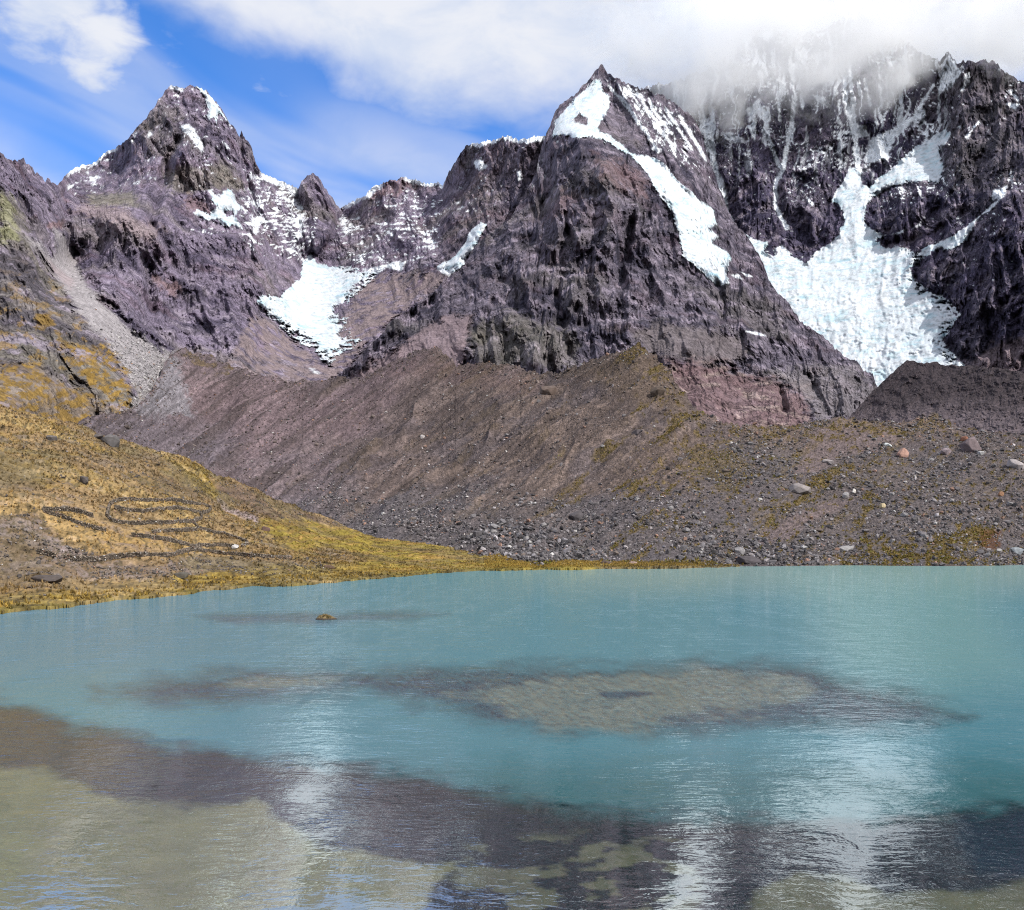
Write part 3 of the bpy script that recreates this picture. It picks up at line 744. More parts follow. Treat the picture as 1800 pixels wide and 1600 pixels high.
C = rock_colour(Q, colr((0.108, 0.096, 0.138)), colr((0.050, 0.047, 0.076)), 0.12, 0.08)  # blue of distant haze tinted into the rock colour, no air volume
C = paint(C, 0.25 * sstep(poly(PX, PY, [(1640,100),(1800,130),(1800,330),(1680,330),(1600,220)], 60) + en * 4, -20, 20), OLIVE * 0.6)
C = paint(C, 0.7 * sstep(poly(PX, PY, [(1690,640),(1760,600),(2140,520),(2140,790),(1700,790)], 60) + en * 3, -6, 10), colr((0.20, 0.15, 0.155)))
S = np.zeros(PX.shape)
for pts in [[(1228,205),(1252,214),(1261,290),(1275,330),(1281,372),(1300,408),(1286,404),(1270,362),(1260,322),(1244,262)],[(1264,232),(1285,234),(1303,242),(1312,250),(1292,254),(1276,244)],
            [(1312,192),(1330,178),(1352,200),(1345,216),(1330,200),(1318,215)],[(1500,214),(1522,222),(1528,240),(1508,242)],[(1518,285),(1532,242),(1562,230),(1600,206),(1617,195),(1596,222),(1576,240),(1560,275),(1545,284)],
            [(1655,115),(1668,95),(1690,128),(1672,152),(1650,165)],[(1697,130),(1703,128),(1705,145),(1690,160)],[(1768,180),(1790,184),(1785,194)],[(1745,335),(1770,328),(1765,345),(1745,352)],
            [(1605,402),(1625,382),(1616,398)],[(1552,415),(1590,405),(1580,412)],[(1430,168),(1450,170),(1458,190),(1440,180)],[(1360,440),(1374,430),(1392,448),(1374,444)],[(1560,110),(1575,105),(1570,125)],
            [(1330,60),(1360,50),(1350,75)]]:
    S = snow_poly(S, PX, PY, en * 0.5, pts)
for pts, w in [([(1480,100),(1487,180),(1496,215),(1503,240),(1506,275),(1510,302)], 5.0), ([(1492,110),(1498,180),(1502,225)], 4.2), ([(1396,170),(1391,225),(1383,262),(1375,300),(1364,320),(1363,360),(1371,378),(1383,400)], 3.8),
               ([(1345,205),(1351,240),(1360,268),(1371,292)], 3.6), ([(1580,120),(1585,190),(1580,218)], 4.2), ([(1366,140),(1371,210)], 2.4), ([(1520,140),(1530,185)], 3.0), ([(1410,336),(1428,360)], 1.8),
               ([(1775,160),(1790,178)], 2.0), ([(1640,150),(1610,200),(1575,240)], 2.6), ([(1615,330),(1618,345)], 1.6), ([(1716,386),(1745,362),(1768,340)], 1.8), ([(1450,120),(1452,160)], 2.4), ([(1545,120),(1550,190)], 2.2),
               ([(1700,240),(1720,215)], 1.8)]:
    S = snow_line(S, PX, PY, en, pts, w)
dust = 0.36 * (1 - sstep(PY, 250, 430)) * (1 - 0.75 * sstep(PX, 1640, 1700)) + 0.08 + 0.25 * (1 - sstep(PY, 60, 200))
ns = fbm(PX / 11 - PY / 50, PY / 4.5, 3.0, 4, 0.65) + 0.75 * fbm(PX / 50, PY / 60, 7.0, 3) + 0.35 * fbm(PX / 5, PY / 40, 17.0, 3)
S = np.maximum(S, sstep(0.75 * (N[..., 2] - 0.42) + 0.55 * ns + 0.9 * dust - 0.72, 0, 0.22))
gul = fbm((PX + 10 * fbm(PX / 40, PY / 40, 3.0, 3)) / 8.5, PY / 85, 33.0, 3, 0.55) + 0.25 * fbm(PX / 40, PY / 60, 35.0, 2)
S = np.maximum(S, sstep(gul, 0.21, 0.32) * (1 - sstep(PY + 90 * fbm(PX / 30, PX * 0, 5.0, 2), 200, 340)) * (1 - sstep(PX, 1630, 1680)))
C = paint(C, S * (1 - sstep(PY, 480, 560)), SNOW * 1.1)
C = np.where((ID > 0)[..., None], ice_colour(Q, N), C)
IDb = np.concatenate([ID, np.zeros((9, ID.shape[1]), int)])
Qb, Cb = back_slope(Q, C)
surface('right_mountain', Qb, Cb, M_ROCK, False, IDb, M_ICE, ['main_glacier'])
print('right', time.time() - T0)

# ------------------------------------------------------------------ INNER MORAINE (wall under the big glacier, shade painted into its colour)
I_CREST = [(1440,770),(1494,732),(1510,715),(1530,692),(1550,672),(1567,657),(1580,645),(1594,634),(1606,635),(1618,638),(1647,637),(1661,644),(1680,643),(1703,642),(1733,644),(1758,649),(1800,653),(1900,650),(2140,640)]
I_BOT = [(1440,790),(1600,790),(2140,850)]
I_CTRL = [(1440,770,1150),(1494,732,1220),(1594,634,1330),(1660,643,1230),(1733,644,1130),(1800,653,1040),(2140,640,800),(1600,690,1160),(1700,700,1030),(1800,710,920),(1560,735,1090),(1700,750,900),(1800,770,780),(1440,790,1100),(2140,850,560),(1600,790,900)]
cols = columns(1440, 2140, 2.0)
PX, PY = terrain_grid(cols, I_CREST, I_BOT, 90, 3.0, 0.09)
D = tps(I_CTRL)(PX, PY)
P = world_pt(PX, PY, D)
X, Y, Z = P[..., 0], P[..., 1], P[..., 2]
rill = ridged(PX / 33 + PY / 45 + 0.6 * fbm(PX / 40, PY / 40, 1.0, 3), PY / 130, 3.0, 3, 0.5) - 0.7
Q = push(P, 6 * rill * sstep(fbm(PX / 70, PY / 60, 8.0, 3), -0.3, 0.4) + 10 * fbm(PX / 22, PY / 18, 5.0, 5, 0.65))
C = np.broadcast_to(colr((0.046, 0.036, 0.040)), P.shape).copy()  # shade of the wall painted in: darkest toward the crest, lighter below
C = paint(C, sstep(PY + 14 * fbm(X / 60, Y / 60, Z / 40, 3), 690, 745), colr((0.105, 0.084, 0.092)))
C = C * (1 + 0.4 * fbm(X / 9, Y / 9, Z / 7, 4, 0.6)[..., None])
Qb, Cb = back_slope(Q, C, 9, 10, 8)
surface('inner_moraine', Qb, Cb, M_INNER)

# ------------------------------------------------------------------ MORAINE (the long rubble slope above the lake)
M_CREST = [(100,760),(130,744),(180,730),(215,724),(240,716),(262,690),(290,640),(304,616),(320,611),(345,621),(375,628),(400,640),(430,650),(460,660),(500,668),(545,670),(580,668),(620,665),(650,655),(680,640),
 (700,635),(720,622),(745,614),(765,611),(780,620),(795,633),(802,641),(820,640),(840,635),(860,633),(880,638),(905,642),(930,648),(950,658),(965,660),(985,655),(1000,645),(1020,638),(1045,625),(1070,618),(1100,612),
 (1120,607),(1135,612),(1150,622),(1165,640),(1178,650),(1185,668),(1200,690),(1215,708),(1240,728),(1262,742),(1300,750),(1340,752),(1400,748),(1440,739),(1480,736),(1530,735),(1580,735),(1640,727),(1660,734),
 (1690,744),(1740,755),(1800,765),(1900,785),(2100,810)]
M_BOT = [(100,800),(250,815),(400,880),(600,960),(760,985),(880,1003),(1000,1010),(1300,1006),(1800,1004),(2100,1004)]
M_CTRL = [(100,760,720),(140,738,760),(240,716,830),(304,616,1210),(345,621,1200),(430,650,1150),(545,670,1080),(640,660,1010),(700,635,980),(765,611,950),(800,640,890),(860,633,840),(960,660,745),(1045,625,700),(1120,607,655),
 (1165,640,625),(1185,668,605),(1215,708,575),(1262,742,550),(1400,748,560),(1530,735,585),(1640,727,605),(1800,765,560),(2100,810,540),(100,800,640),(250,790,690),(400,850,650),(500,890,575),(600,925,490),(700,950,430),(780,960,395),
 (900,987,330),(1000,996,318),(1060,999,320),(1300,995.5,351),(1500,994,367),(1800,993,378),(2100,993,378),(1400,860,455),(1550,860,462),(1700,860,470),(1800,880,455),(1200,860,445),(1000,860,470),(1100,740,545),(900,760,620),(700,780,740),
 (500,770,850),(350,740,980),(700,880,540),(850,900,455),(1000,940,395),(1300,930,398),(1600,930,408),(2100,930,410),(1300,1006,330),(1800,1004,345),(2100,1004,345),(1000,1010,300)]
cols = columns(100, 2100, 1.75)
PX, PY = terrain_grid(cols, M_CREST, M_BOT, 235, 5.0, 0.12)
D = tps(M_CTRL)(PX, PY)
P = world_pt(PX, PY, D)
X, Y, Z = P[..., 0], P[..., 1], P[..., 2]
# fall-line coordinates on the slope
ua = (PX * 0.56 + PY * 0.83); va = (PX * 0.83 - PY * 0.56)
right_f = sstep(PX + 0.35 * (PY - 750), 1180, 1330)
dz = 1.6 * fbm(X / 45, Y / 45, 0.0, 3) + 0.55 * fbm(X / 7, Y / 7, 0.0, 3)
dz = dz + 3.4 * (ridged(ua / 34, va / 240, 1.0, 4, 0.55) - 0.7) * (1 - right_f) * (0.5 + 0.5 * sstep(Y, 450, 700)) + 3.0 * right_f * fbm(X / 60 + 3, Y / 60, 0.0, 3)
dz = dz + 6.0 * (ridged((ua + 30 * fbm(PX / 90, PY / 90, 2.0, 3)) / 95, va / 420, 51.0, 3, 0.5) - 0.7) * (1 - right_f) * sstep(Y, 430, 560) * sstep(PY - PY[-1:], 6, 70)
dz = dz * sstep(Z, 0.2, 9)
terr = sstep(poly(PX, PY, [(1640,925),(1700,918),(1800,915),(2100,915),(2100,935),(1680,935)], 40), -3, 3)
dz = dz + 1.5 * terr
Q = P.copy(); Q[..., 2] += dz
N = normals(Q)
nz = fbm(X / 55, Y / 55, Z / 55, 4, 0.55)
C = paint(np.broadcast_to(colr((0.196, 0.148, 0.122)), P.shape).copy(), sstep(nz, -0.2, 0.4), colr((0.158, 0.126, 0.118)))
farl = 1 - sstep(PX + 0.5 * (PY - 640), 520, 900)
C = paint(C, 0.75 * farl, colr((0.225, 0.175, 0.185)))
C = paint(C, 0.6 * sstep(poly(PX, PY, [(300,640),(560,690),(700,640),(760,625),(640,760),(420,800),(280,740)], 60) + 20 * nz, -20, 20), colr((0.245, 0.175, 0.175)))
C = paint(C, 0.55 * sstep(poly(PX, PY, [(130,735),(240,722),(330,735),(420,770),(380,820),(240,800),(130,770)], 60) + 20 * nz, -20, 20), colr((0.17, 0.15, 0.165)))
C = paint(C, sstep(poly(PX, PY, [(240,718),(262,690),(290,636),(304,605),(316,640),(326,690),(336,728),(250,738)], 40) + 10 * nz + 12 * fbm(PX / 9, PY / 9, 5.0, 3, 0.7), -9, 9), colr((0.31, 0.285, 0.295)))
st = fbm(ua / 13, va / 150, 2.0, 4, 0.6)
st2 = fbm(ua / 5, va / 45, 6.0, 3, 0.6)
C = C * (1 + (0.42 * st + 0.32 * st2)[..., None] * (1 - 0.7 * right_f[..., None]))
C = paint(C, 0.6 * sstep(fbm(ua / 17, va / 190, 41.0, 4, 0.6), 0.12, 0.45) * (1 - right_f), colr((0.105, 0.082, 0.075)))
foot = sstep(PY + 30 * nz, 830, 940)
C = paint(C, 0.7 * np.maximum(foot, 0.75 * right_f * sstep(PY, 760, 800)), colr((0.135, 0.125, 0.13)))
sand = sstep(poly(PX, PY, [(1410,770),(1470,745),(1560,745),(1590,770),(1530,790),(1480,800),(1440,830),(1400,830)], 60) + 16 * nz, -6, 8)
sand = np.maximum(sand, sstep(poly(PX, PY, [(1340,925),(1400,900),(1470,870),(1500,880),(1400,950),(1330,960)], 60) + 16 * nz, -6, 8))
C = paint(C, 0.8 * sand, colr((0.215, 0.165, 0.155)))
C = paint(C, 0.6 * sstep(poly(PX, PY, [(985,650),(1045,622),(1125,605),(1190,670),(1210,730),(1150,720),(1060,680)], 60) + 20 * nz, -12, 16), colr((0.185, 0.135, 0.095)))
C = paint(C, 0.45 * sstep(poly(PX, PY, [(690,660),(765,615),(800,640),(860,635),(950,660),(930,690),(800,680)], 60) + 20 * nz, -12, 16), colr((0.215, 0.145, 0.125)))
gst = sstep(fbm(ua / 22, va / 130, 9.0, 4, 0.6) + 0.35 * fbm(PX / 7, PY / 7, 4.0, 3), 0.26, 0.62)
gz = sstep(PX + 0.3 * (PY - 700), 860, 1180) * (1 - 0.5 * right_f)
gz = np.maximum(gz, 0.25 * sstep(PX, 380, 700))
gcol = colr((0.165, 0.118, 0.045))
mgrass = 0.85 * gst * gz
for pts, am in [([(1290,860),(1345,800),(1352,805),(1300,875)], 1.0), ([(1430,830),(1470,815),(1515,800),(1520,815),(1450,870),(1400,900),(1340,940),(1345,900)], 0.9), ([(1500,840),(1545,850),(1530,960),(1490,960),(1515,880)], 0.8),
                ([(1470,975),(1560,950),(1650,945),(1700,925),(1760,920),(1750,960),(1680,985),(1800,975),(1800,1002),(1460,1002)], 1.0), ([(1265,740),(1400,742),(1480,738),(1580,733),(1600,760),(1500,765),(1380,770),(1300,770)], 0.8),
                ([(1180,760),(1290,770),(1340,830),(1290,880),(1200,840)], 0.5), ([(1620,735),(1650,730),(1640,765),(1600,760)], 0.7), ([(320,612),(420,640),(400,665),(330,640)], 0.6)]:
    sd = poly(PX, PY, pts, 40)
    mgrass = np.maximum(mgrass, am * sstep(sd - 6 + 34 * fbm(PX / 22, PY / 15, 7.0, 5, 0.7), 0, 14))
mgrass = np.maximum(mgrass, 0.8 * sstep(PX, 1040, 1200) * sstep(fbm(PX / 13, PY / 9, 31.0, 4, 0.65), 0.34, 0.55))
shore_g = (1 - sstep(PX, 1230, 1290)) * sstep(PY, 985, 990)
mgrass = np.maximum(mgrass, shore_g)
C = C * (1 - mgrass[..., None]) + (gcol * (1 + 0.7 * fbm(PX / 5, PY / 5, 3.0, 3)[..., None])) * mgrass[..., None]
C = paint(C, 0.75 * sstep(poly(PX, PY, [(1725,940),(1760,935),(1755,965),(1725,970)]) + 8 * nz, -3, 3), colr((0.13, 0.055, 0.02)))
C = np.clip(C * np.array([0.63, 0.625, 0.66]) * (1 + 0.45 * fbm(PX / 4.5, PY / 4.5, 21.0, 3, 0.65)[..., None]), 0.015, 1)
GR_M = dict(P=Q, PX=PX, PY=PY, grass=mgrass, right=right_f, foot=foot, sand=sand)
Qb, Cb = back_slope(Q, C, 9, 9, 6)
surface('moraine', Qb, Cb, M_MOR)
print('moraine', time.time() - T0)

# ------------------------------------------------------------------ GRASSY HILL AND SHORE
H_CREST = [(-320,670),(-100,698),(0,715),(30,722),(60,732),(110,742),(150,750),(190,768),(230,780),(280,795),(320,802),(350,815),(380,835),(420,848),(450,860),(480,878),(520,890),(560,905),(600,922),(630,934),(660,945),(700,950),(760,957),
 (820,965),(880,977),(940,984),(1000,987),(1060,989),(1120,989),(1200,990),(1270,993),(1310,996)]
SHORE = [(-320,1116),(-100,1092),(0,1080),(60,1073),(110,1070),(160,1063),(205,1056),(270,1052),(340,1045),(362,1039),(400,1037),(480,1032),(560,1027),(640,1020),(700,1015),(750,1010),(800,1006),(850,1003.5),(950,1001),(1060,1000),(1250,997.5),(1310,996.5)]
cols = columns(-320, 1310, 1.75)
shy = np.interp(cols, [p[0] for p in SHORE], [p[1] for p in SHORE])
bot = [(c, y + 7) for c, y in zip(cols, shy)]
PX, PY = terrain_grid(cols, H_CREST, bot, 230, 1.2, 0.08, 0.95)
lake_D = lambda y: F * CH / (y - HZ)
H_CTRL = [(x, y, lake_D(y)) for x, y in SHORE]
H_CTRL += [(x, y + 7, (lake_D(y) - 0.9 * F / (y + 7 - HZ) * 0 + 0) * (1 - 7.0 / (y - HZ) * 0.55)) for x, y in SHORE[::2]]
H_CTRL += [(-320,670,215),(-100,698,245),(0,715,262),(60,732,270),(150,750,285),(230,780,296),(320,802,318),(380,835,328),(450,860,350),(520,890,378),(600,922,415),(660,945,420),(760,957,400),(880,977,345),(1000,987,325),(1060,989,325),(1200,990,340),(1310,996,345),
           (0,800,216),(0,880,182),(0,960,158),(0,1015,150),(0,1045,132),(150,820,236),(150,900,195),(150,980,168),(200,1020,160),(150,1035,150),(300,860,262),(300,930,212),(300,990,185),(330,1020,178),(420,900,292),(450,950,250),(450,990,212),(450,1015,200),
           (560,935,340),(560,970,285),(600,1000,236),(700,975,330),(700,1000,262),(800,990,305),(-320,860,150),(-320,1040,122)]
D = tps(H_CTRL)(PX, PY)
P = world_pt(PX, PY, D)
X, Y, Z = P[..., 0], P[..., 1], P[..., 2]
up = sstep(Z, 0.1, 2.5)
dz = (1.0 * fbm(X / 22, Y / 22, 0.0, 3) * sstep(Z, 3, 10) + 0.55 * fbm(X / 3.6, Y / 3.6, 0.0, 3)) * up + 0.10 * fbm(X / 2.2, Y / 2.2, 4.0, 2)
Q = P.copy(); Q[..., 2] += dz
# little bank where the turf meets the lake
sdw = np.interp(PX, [p[0] for p in SHORE], [p[1] for p in SHORE]) - PY
wob = 2.6 * fbm(PX / 26, PY * 0 + 2.2, 0.0, 5, 0.65)
bank = sstep(sdw + wob, -0.2, 1.0)
Q[..., 2] = np.where(sdw < 14, np.maximum(Q[..., 2], 0.12) * bank + 0.30 * bank - 0.8 * (1 - bank), Q[..., 2])
N = normals(Q)
n1 = fbm(X / 26, Y / 26, Z / 12, 4, 0.6); n2 = fbm(X / 5, Y / 5, Z / 3, 4, 0.65); n3 = fbm(X / 60 + 3, Y / 60, Z / 25, 3)
YEL = colr((0.35, 0.212, 0.055)); STRAW = colr((0.40, 0.265, 0.115)); MOSS = colr((0.20, 0.142, 0.032)); EARTH = colr((0.155, 0.115, 0.085)); GREY = colr((0.20, 0.165, 0.14)); MEAD = colr((0.25, 0.185, 0.03))
C = np.broadcast_to(STRAW, P.shape).copy()
C = paint(C, sstep(n1 + 0.4 * n2, -0.25, 0.3), YEL)
upper = 1 - sstep(PY - 0.38 * PX + 20 * n1, 770, 850)
C = paint(C, upper * sstep(n2 + 0.4 * n1, -0.15, 0.35), MOSS * 1.1)
C = paint(C, 0.75 * sstep(n2 + 0.5 * n3, 0.08, 0.42), EARTH)
rocky = sstep(poly(PX, PY, [(-320,960),(0,915),(60,905),(110,960),(200,985),(300,985),(420,985),(520,990),(580,1000),(500,1012),(300,1015),(150,1020),(0,1020),(-320,1050)], 60) + 16 * n1, -8, 8)
C = paint(C, 0.75 * rocky * sstep(n2 + 0.6 * n1, -0.35, 0.25), GREY)
C = paint(C, 0.45 * rocky, EARTH * 1.2)
scar = sstep(poly(PX, PY, [(225,830),(300,822),(345,850),(370,880),(300,872),(240,850)], 60) + 14 * n1, -5, 8)
C = paint(C, 0.75 * scar * sstep(n2, -0.4, 0.2), colr((0.155, 0.105, 0.055)))
scar2 = sstep(poly(PX, PY, [(375,850),(420,850),(480,880),(560,905),(610,925),(620,940),(560,935),(480,920),(430,890),(390,880)], 60) + 8 * n1, -4, 6)
C = paint(C, 0.85 * scar2, lerp(colr((0.19, 0.125, 0.075)), colr((0.125, 0.085, 0.055)), sstep(np.sin(PY / 2.4 + 3 * n1) + n2, -0.5, 0.8)[..., None]))
gold = sstep(poly(PX, PY, [(300,815),(350,820),(375,850),(390,880),(372,878),(340,850)], 60) + 8 * n1, -4, 6)
C = paint(C, 0.8 * gold, colr((0.30, 0.20, 0.03)))
path = sstep(4.5 - line(PX, PY, [(385,878),(400,893),(425,905),(450,914)]) + 2 * n2, -2, 2)
C = paint(C, 0.8 * path, colr((0.36, 0.28, 0.24)))
mead = sstep(poly(PX, PY, [(450,912),(520,915),(640,935),(760,957),(900,980),(1060,990),(1060,1003),(850,1004),(700,1016),(560,1012),(640,985),(600,965),(520,965),(470,940)], 60) + 8 * n1, -6, 6)
streak = fbm(PX / 90, PY / 4.5, 5.0, 4, 0.6)
C = paint(C, 0.9 * mead, MEAD)
C = paint(C, 0.8 * mead * sstep(streak, -0.05, 0.35), YEL * 0.92)
C = paint(C, 0.75 * mead * sstep(fbm(PX / 60, PY / 5, 9.0, 4, 0.6), 0.12, 0.45), colr((0.17, 0.115, 0.04)))
flat = sstep(sdw + 6 * n1, -4, 0) * (1 - sstep(sdw + 10 * n1, 26, 40)) * (1 - sstep(PX, 560, 700))
C = paint(C, 0.85 * flat, lerp(colr((0.24, 0.155, 0.03)), colr((0.36, 0.25, 0.045)), sstep(streak + 0.4 * n2, -0.2, 0.4)[..., None]))
rim = 1 - sstep(sdw + 3 * n1, 3.5, 8)
C = paint(C, 0.6 * rim, colr((0.19, 0.155, 0.03)))
C = paint(C, 0.6 * sstep(n3 + 0.6 * n1, 0.0, 0.45) * (1 - mead), colr((0.19, 0.145, 0.055)))
C = paint(C, 0.55 * sstep(-n3 + 0.6 * n1, 0.12, 0.5) * (1 - mead) * (1 - rocky), colr((0.42, 0.285, 0.12)))
cl_ = fbm(PX / 9, PY / 5.5, 23.0, 4, 0.65)
C = paint(C, 0.72 * sstep(cl_ + 0.25 * n1, 0.14, 0.42) * (1 - 0.8 * mead), colr((0.10, 0.078, 0.035)))
C = paint(C, 0.45 * sstep(fbm(X / 34 + 9, Y / 34, Z / 20, 4, 0.6), 0.02, 0.35), colr((0.165, 0.125, 0.062)))
C = np.clip(np.array([0.76, 0.78, 0.95]) * C * (1 + 0.65 * n2[..., None] + 0.3 * n1[..., None] + 0.35 * fbm(PX / 5, PY / 3, 13.0, 3)[..., None]), 0.015, 0.9)
GR_H = dict(P=Q, PX=PX, PY=PY, N=N, rocky=rocky, mead=mead, upper=upper, sdw=sdw, scar=scar + scar2, col=C)
Qb, Cb = back_slope(Q, C, 8, 3.5, 1.6)
surface('grassy_hill', Qb, Cb, M_HILL)
print('hill', time.time() - T0)

# ------------------------------------------------------------------ LAKE AND ITS BED
rows = np.concatenate([np.arange(986, 1060, 1.6), np.arange(1060, 1620, 2.6), np.geomspace(1624, 5200, 26)])
lcols = np.concatenate([np.linspace(-1500, -60, 30), np.arange(-45, 1850, 5.0), np.linspace(1880, 3300, 30)])
PX, PY = np.meshgrid(lcols, rows)
DL = F * CH / (PY - HZ)
LX = (PX - 900) / F * DL
wob = 1.0 * fbm(PX / 85, PY / 26, 1.0, 4, 0.55); wob2 = fbm(PX / 30, PY / 10, 6.0, 3, 0.6); speck = fbm(PX / 7, PY / 2.2, 16.0, 3, 0.75)
def zone(pts, soft=10, amp=14, pad=90):
    return sstep(poly(PX, PY, pts, pad) + amp * wob + 0.35 * amp * wob2, -soft, soft)
sandy = zone([(-300,1340),(0,1338),(70,1346),(150,1372),(210,1400),(330,1408),(450,1398),(470,1420),(560,1475),(640,1495),(740,1510),(800,1505),(775,1530),(735,1600),(740,1700),(-300,1900)], 9, 10)
near_all = zone([(-300,1225),(0,1232),(200,1290),(430,1325),(700,1355),(830,1385),(1000,1425),(1200,1436),(1400,1440),(1560,1440),(1700,1420),(2000,1400),(2600,1800),(-300,1900)], 22, 16)
blot = sstep(fbm(PX / 120 + 3.0, PY / 42, 44.0, 4, 0.55) + 0.05, 0.02, 0.22)
sandy = np.maximum(sandy, 0.6 * blot * zone([(830,1480),(960,1462),(1080,1466),(1210,1482),(1230,1530),(1215,1620),(1000,1640),(860,1600),(800,1540)], 20, 14))
sandy = np.maximum(sandy, zone([(1330,1560),(1400,1530),(1480,1535),(1560,1560),(1700,1560),(1800,1535),(2100,1530),(2100,1750),(1250,1750),(1200,1640),(1320,1590)], 10, 10) * 0.8)
weed = np.clip(near_all - sandy, 0, 1)
mid = zone([(170,1215),(300,1195),(450,1180),(640,1180),(900,1172),(1020,1175),(1250,1165),(1430,1172),(1500,1200),(1640,1230),(1700,1262),(1560,1280),(1350,1275),(1200,1290),(1000,1290),(850,1268),(760,1240),(640,1215),(420,1232),(260,1240)], 26, 14)
pale = np.maximum(zone([(380,1193),(450,1186),(540,1184),(600,1190),(580,1204),(480,1208),(400,1205)], 9, 8),
                  zone([(790,1212),(900,1195),(1000,1182),(1120,1170),(1260,1172),(1360,1182),(1430,1210),(1380,1235),(1240,1248),(1180,1256),(1150,1285),(1050,1290),(960,1282),(900,1240),(840,1222)], 16, 24)
                  * (1 - zone([(1050,1212),(1110,1208),(1170,1214),(1120,1222),(1060,1220)], 3, 3)))
pale = np.clip(pale * (0.85 + 0.45 * speck), 0, 1)
band = zone([(330,1082),(420,1078),(560,1076),(700,1076),(790,1080),(700,1090),(560,1096),(420,1098)], 8, 5)
deepblue = zone([(1690,1395),(1800,1370),(2300,1350),(2300,1540),(1800,1530),(1720,1530),(1680,1470)], 18, 10)
clear = np.clip(0.90 * near_all + (0.70 + 0.22 * speck) * mid + 0.10 * pale + 0.45 * band, 0, 0.92) * (1 + 0.10 * fbm(PX / 12, PY / 3.0, 15.0, 3, 0.7))            # how far one sees into the water
shal = sstep(PY, 1390, 1450) * near_all
depth = lerp(3.2, 0.16, sstep(clear, 0.02, 0.2))
SANDC = colr((0.37, 0.315, 0.165)); WEEDC = colr((0.040, 0.032, 0.040))
bed = np.broadcast_to(colr((0.10, 0.12, 0.11)), PX.shape + (3,)).copy()
bed = paint(bed, weed, WEEDC * 0.8)
bed = paint(bed, weed * (1 - sstep(PX, 150, 520)) * 0.7, colr((0.115, 0.085, 0.065)))
bed = paint(bed, sandy * (0.88 + 0.12 * wob), SANDC)
bed = paint(bed, sandy * sstep(PX, 800, 880) * 0.45, colr((0.15, 0.12, 0.085)))
bed = paint(bed, mid, colr((0.045, 0.036, 0.085)))
bed = paint(bed, pale, colr((0.40, 0.36, 0.29)))
bed = paint(bed, band, colr((0.10, 0.06, 0.17)))
bed = paint(bed, 0.8 * deepblue, colr((0.020, 0.035, 0.065)))
BP = np.stack([LX, DL, -depth - 0.04 * fbm(LX / 1.2, DL / 1.2, 0.0, 3)], -1)
# the bed drops away evenly under the farther shores
surface('lake_bed', BP, np.clip(bed, 0.01, 0.9), ground_mat('lake_bed_mud', 0.9, 0.22, 0.15, 0.03), True)
tint = np.broadcast_to(colr((0.090, 0.268, 0.325)), PX.shape + (3,)).copy()
tint = paint(tint, (1 - sstep(PY, 1000, 1075)) * sstep(PX, 700, 1200) * 0.75, colr((0.27, 0.38, 0.345)))
tint = paint(tint, 0.6 * sstep(poly(PX, PY, [(1400,1000),(1700,1000),(1800,1180),(1650,1210),(1500,1180)], 120), -90, 60), colr((0.20, 0.40, 0.39)))
tint = paint(tint, 0.75 * sstep(PY + 14 * wob, 1290, 1400) * sstep(PX, 500, 900), colr((0.045, 0.145, 0.150)))
tint = paint(tint, 0.6 * (1 - sstep(PX, 100, 900)) * (1 - sstep(PY, 1120, 1260)), colr((0.105, 0.235, 0.33)))
LP = np.stack([LX, DL, np.zeros_like(DL)], -1)
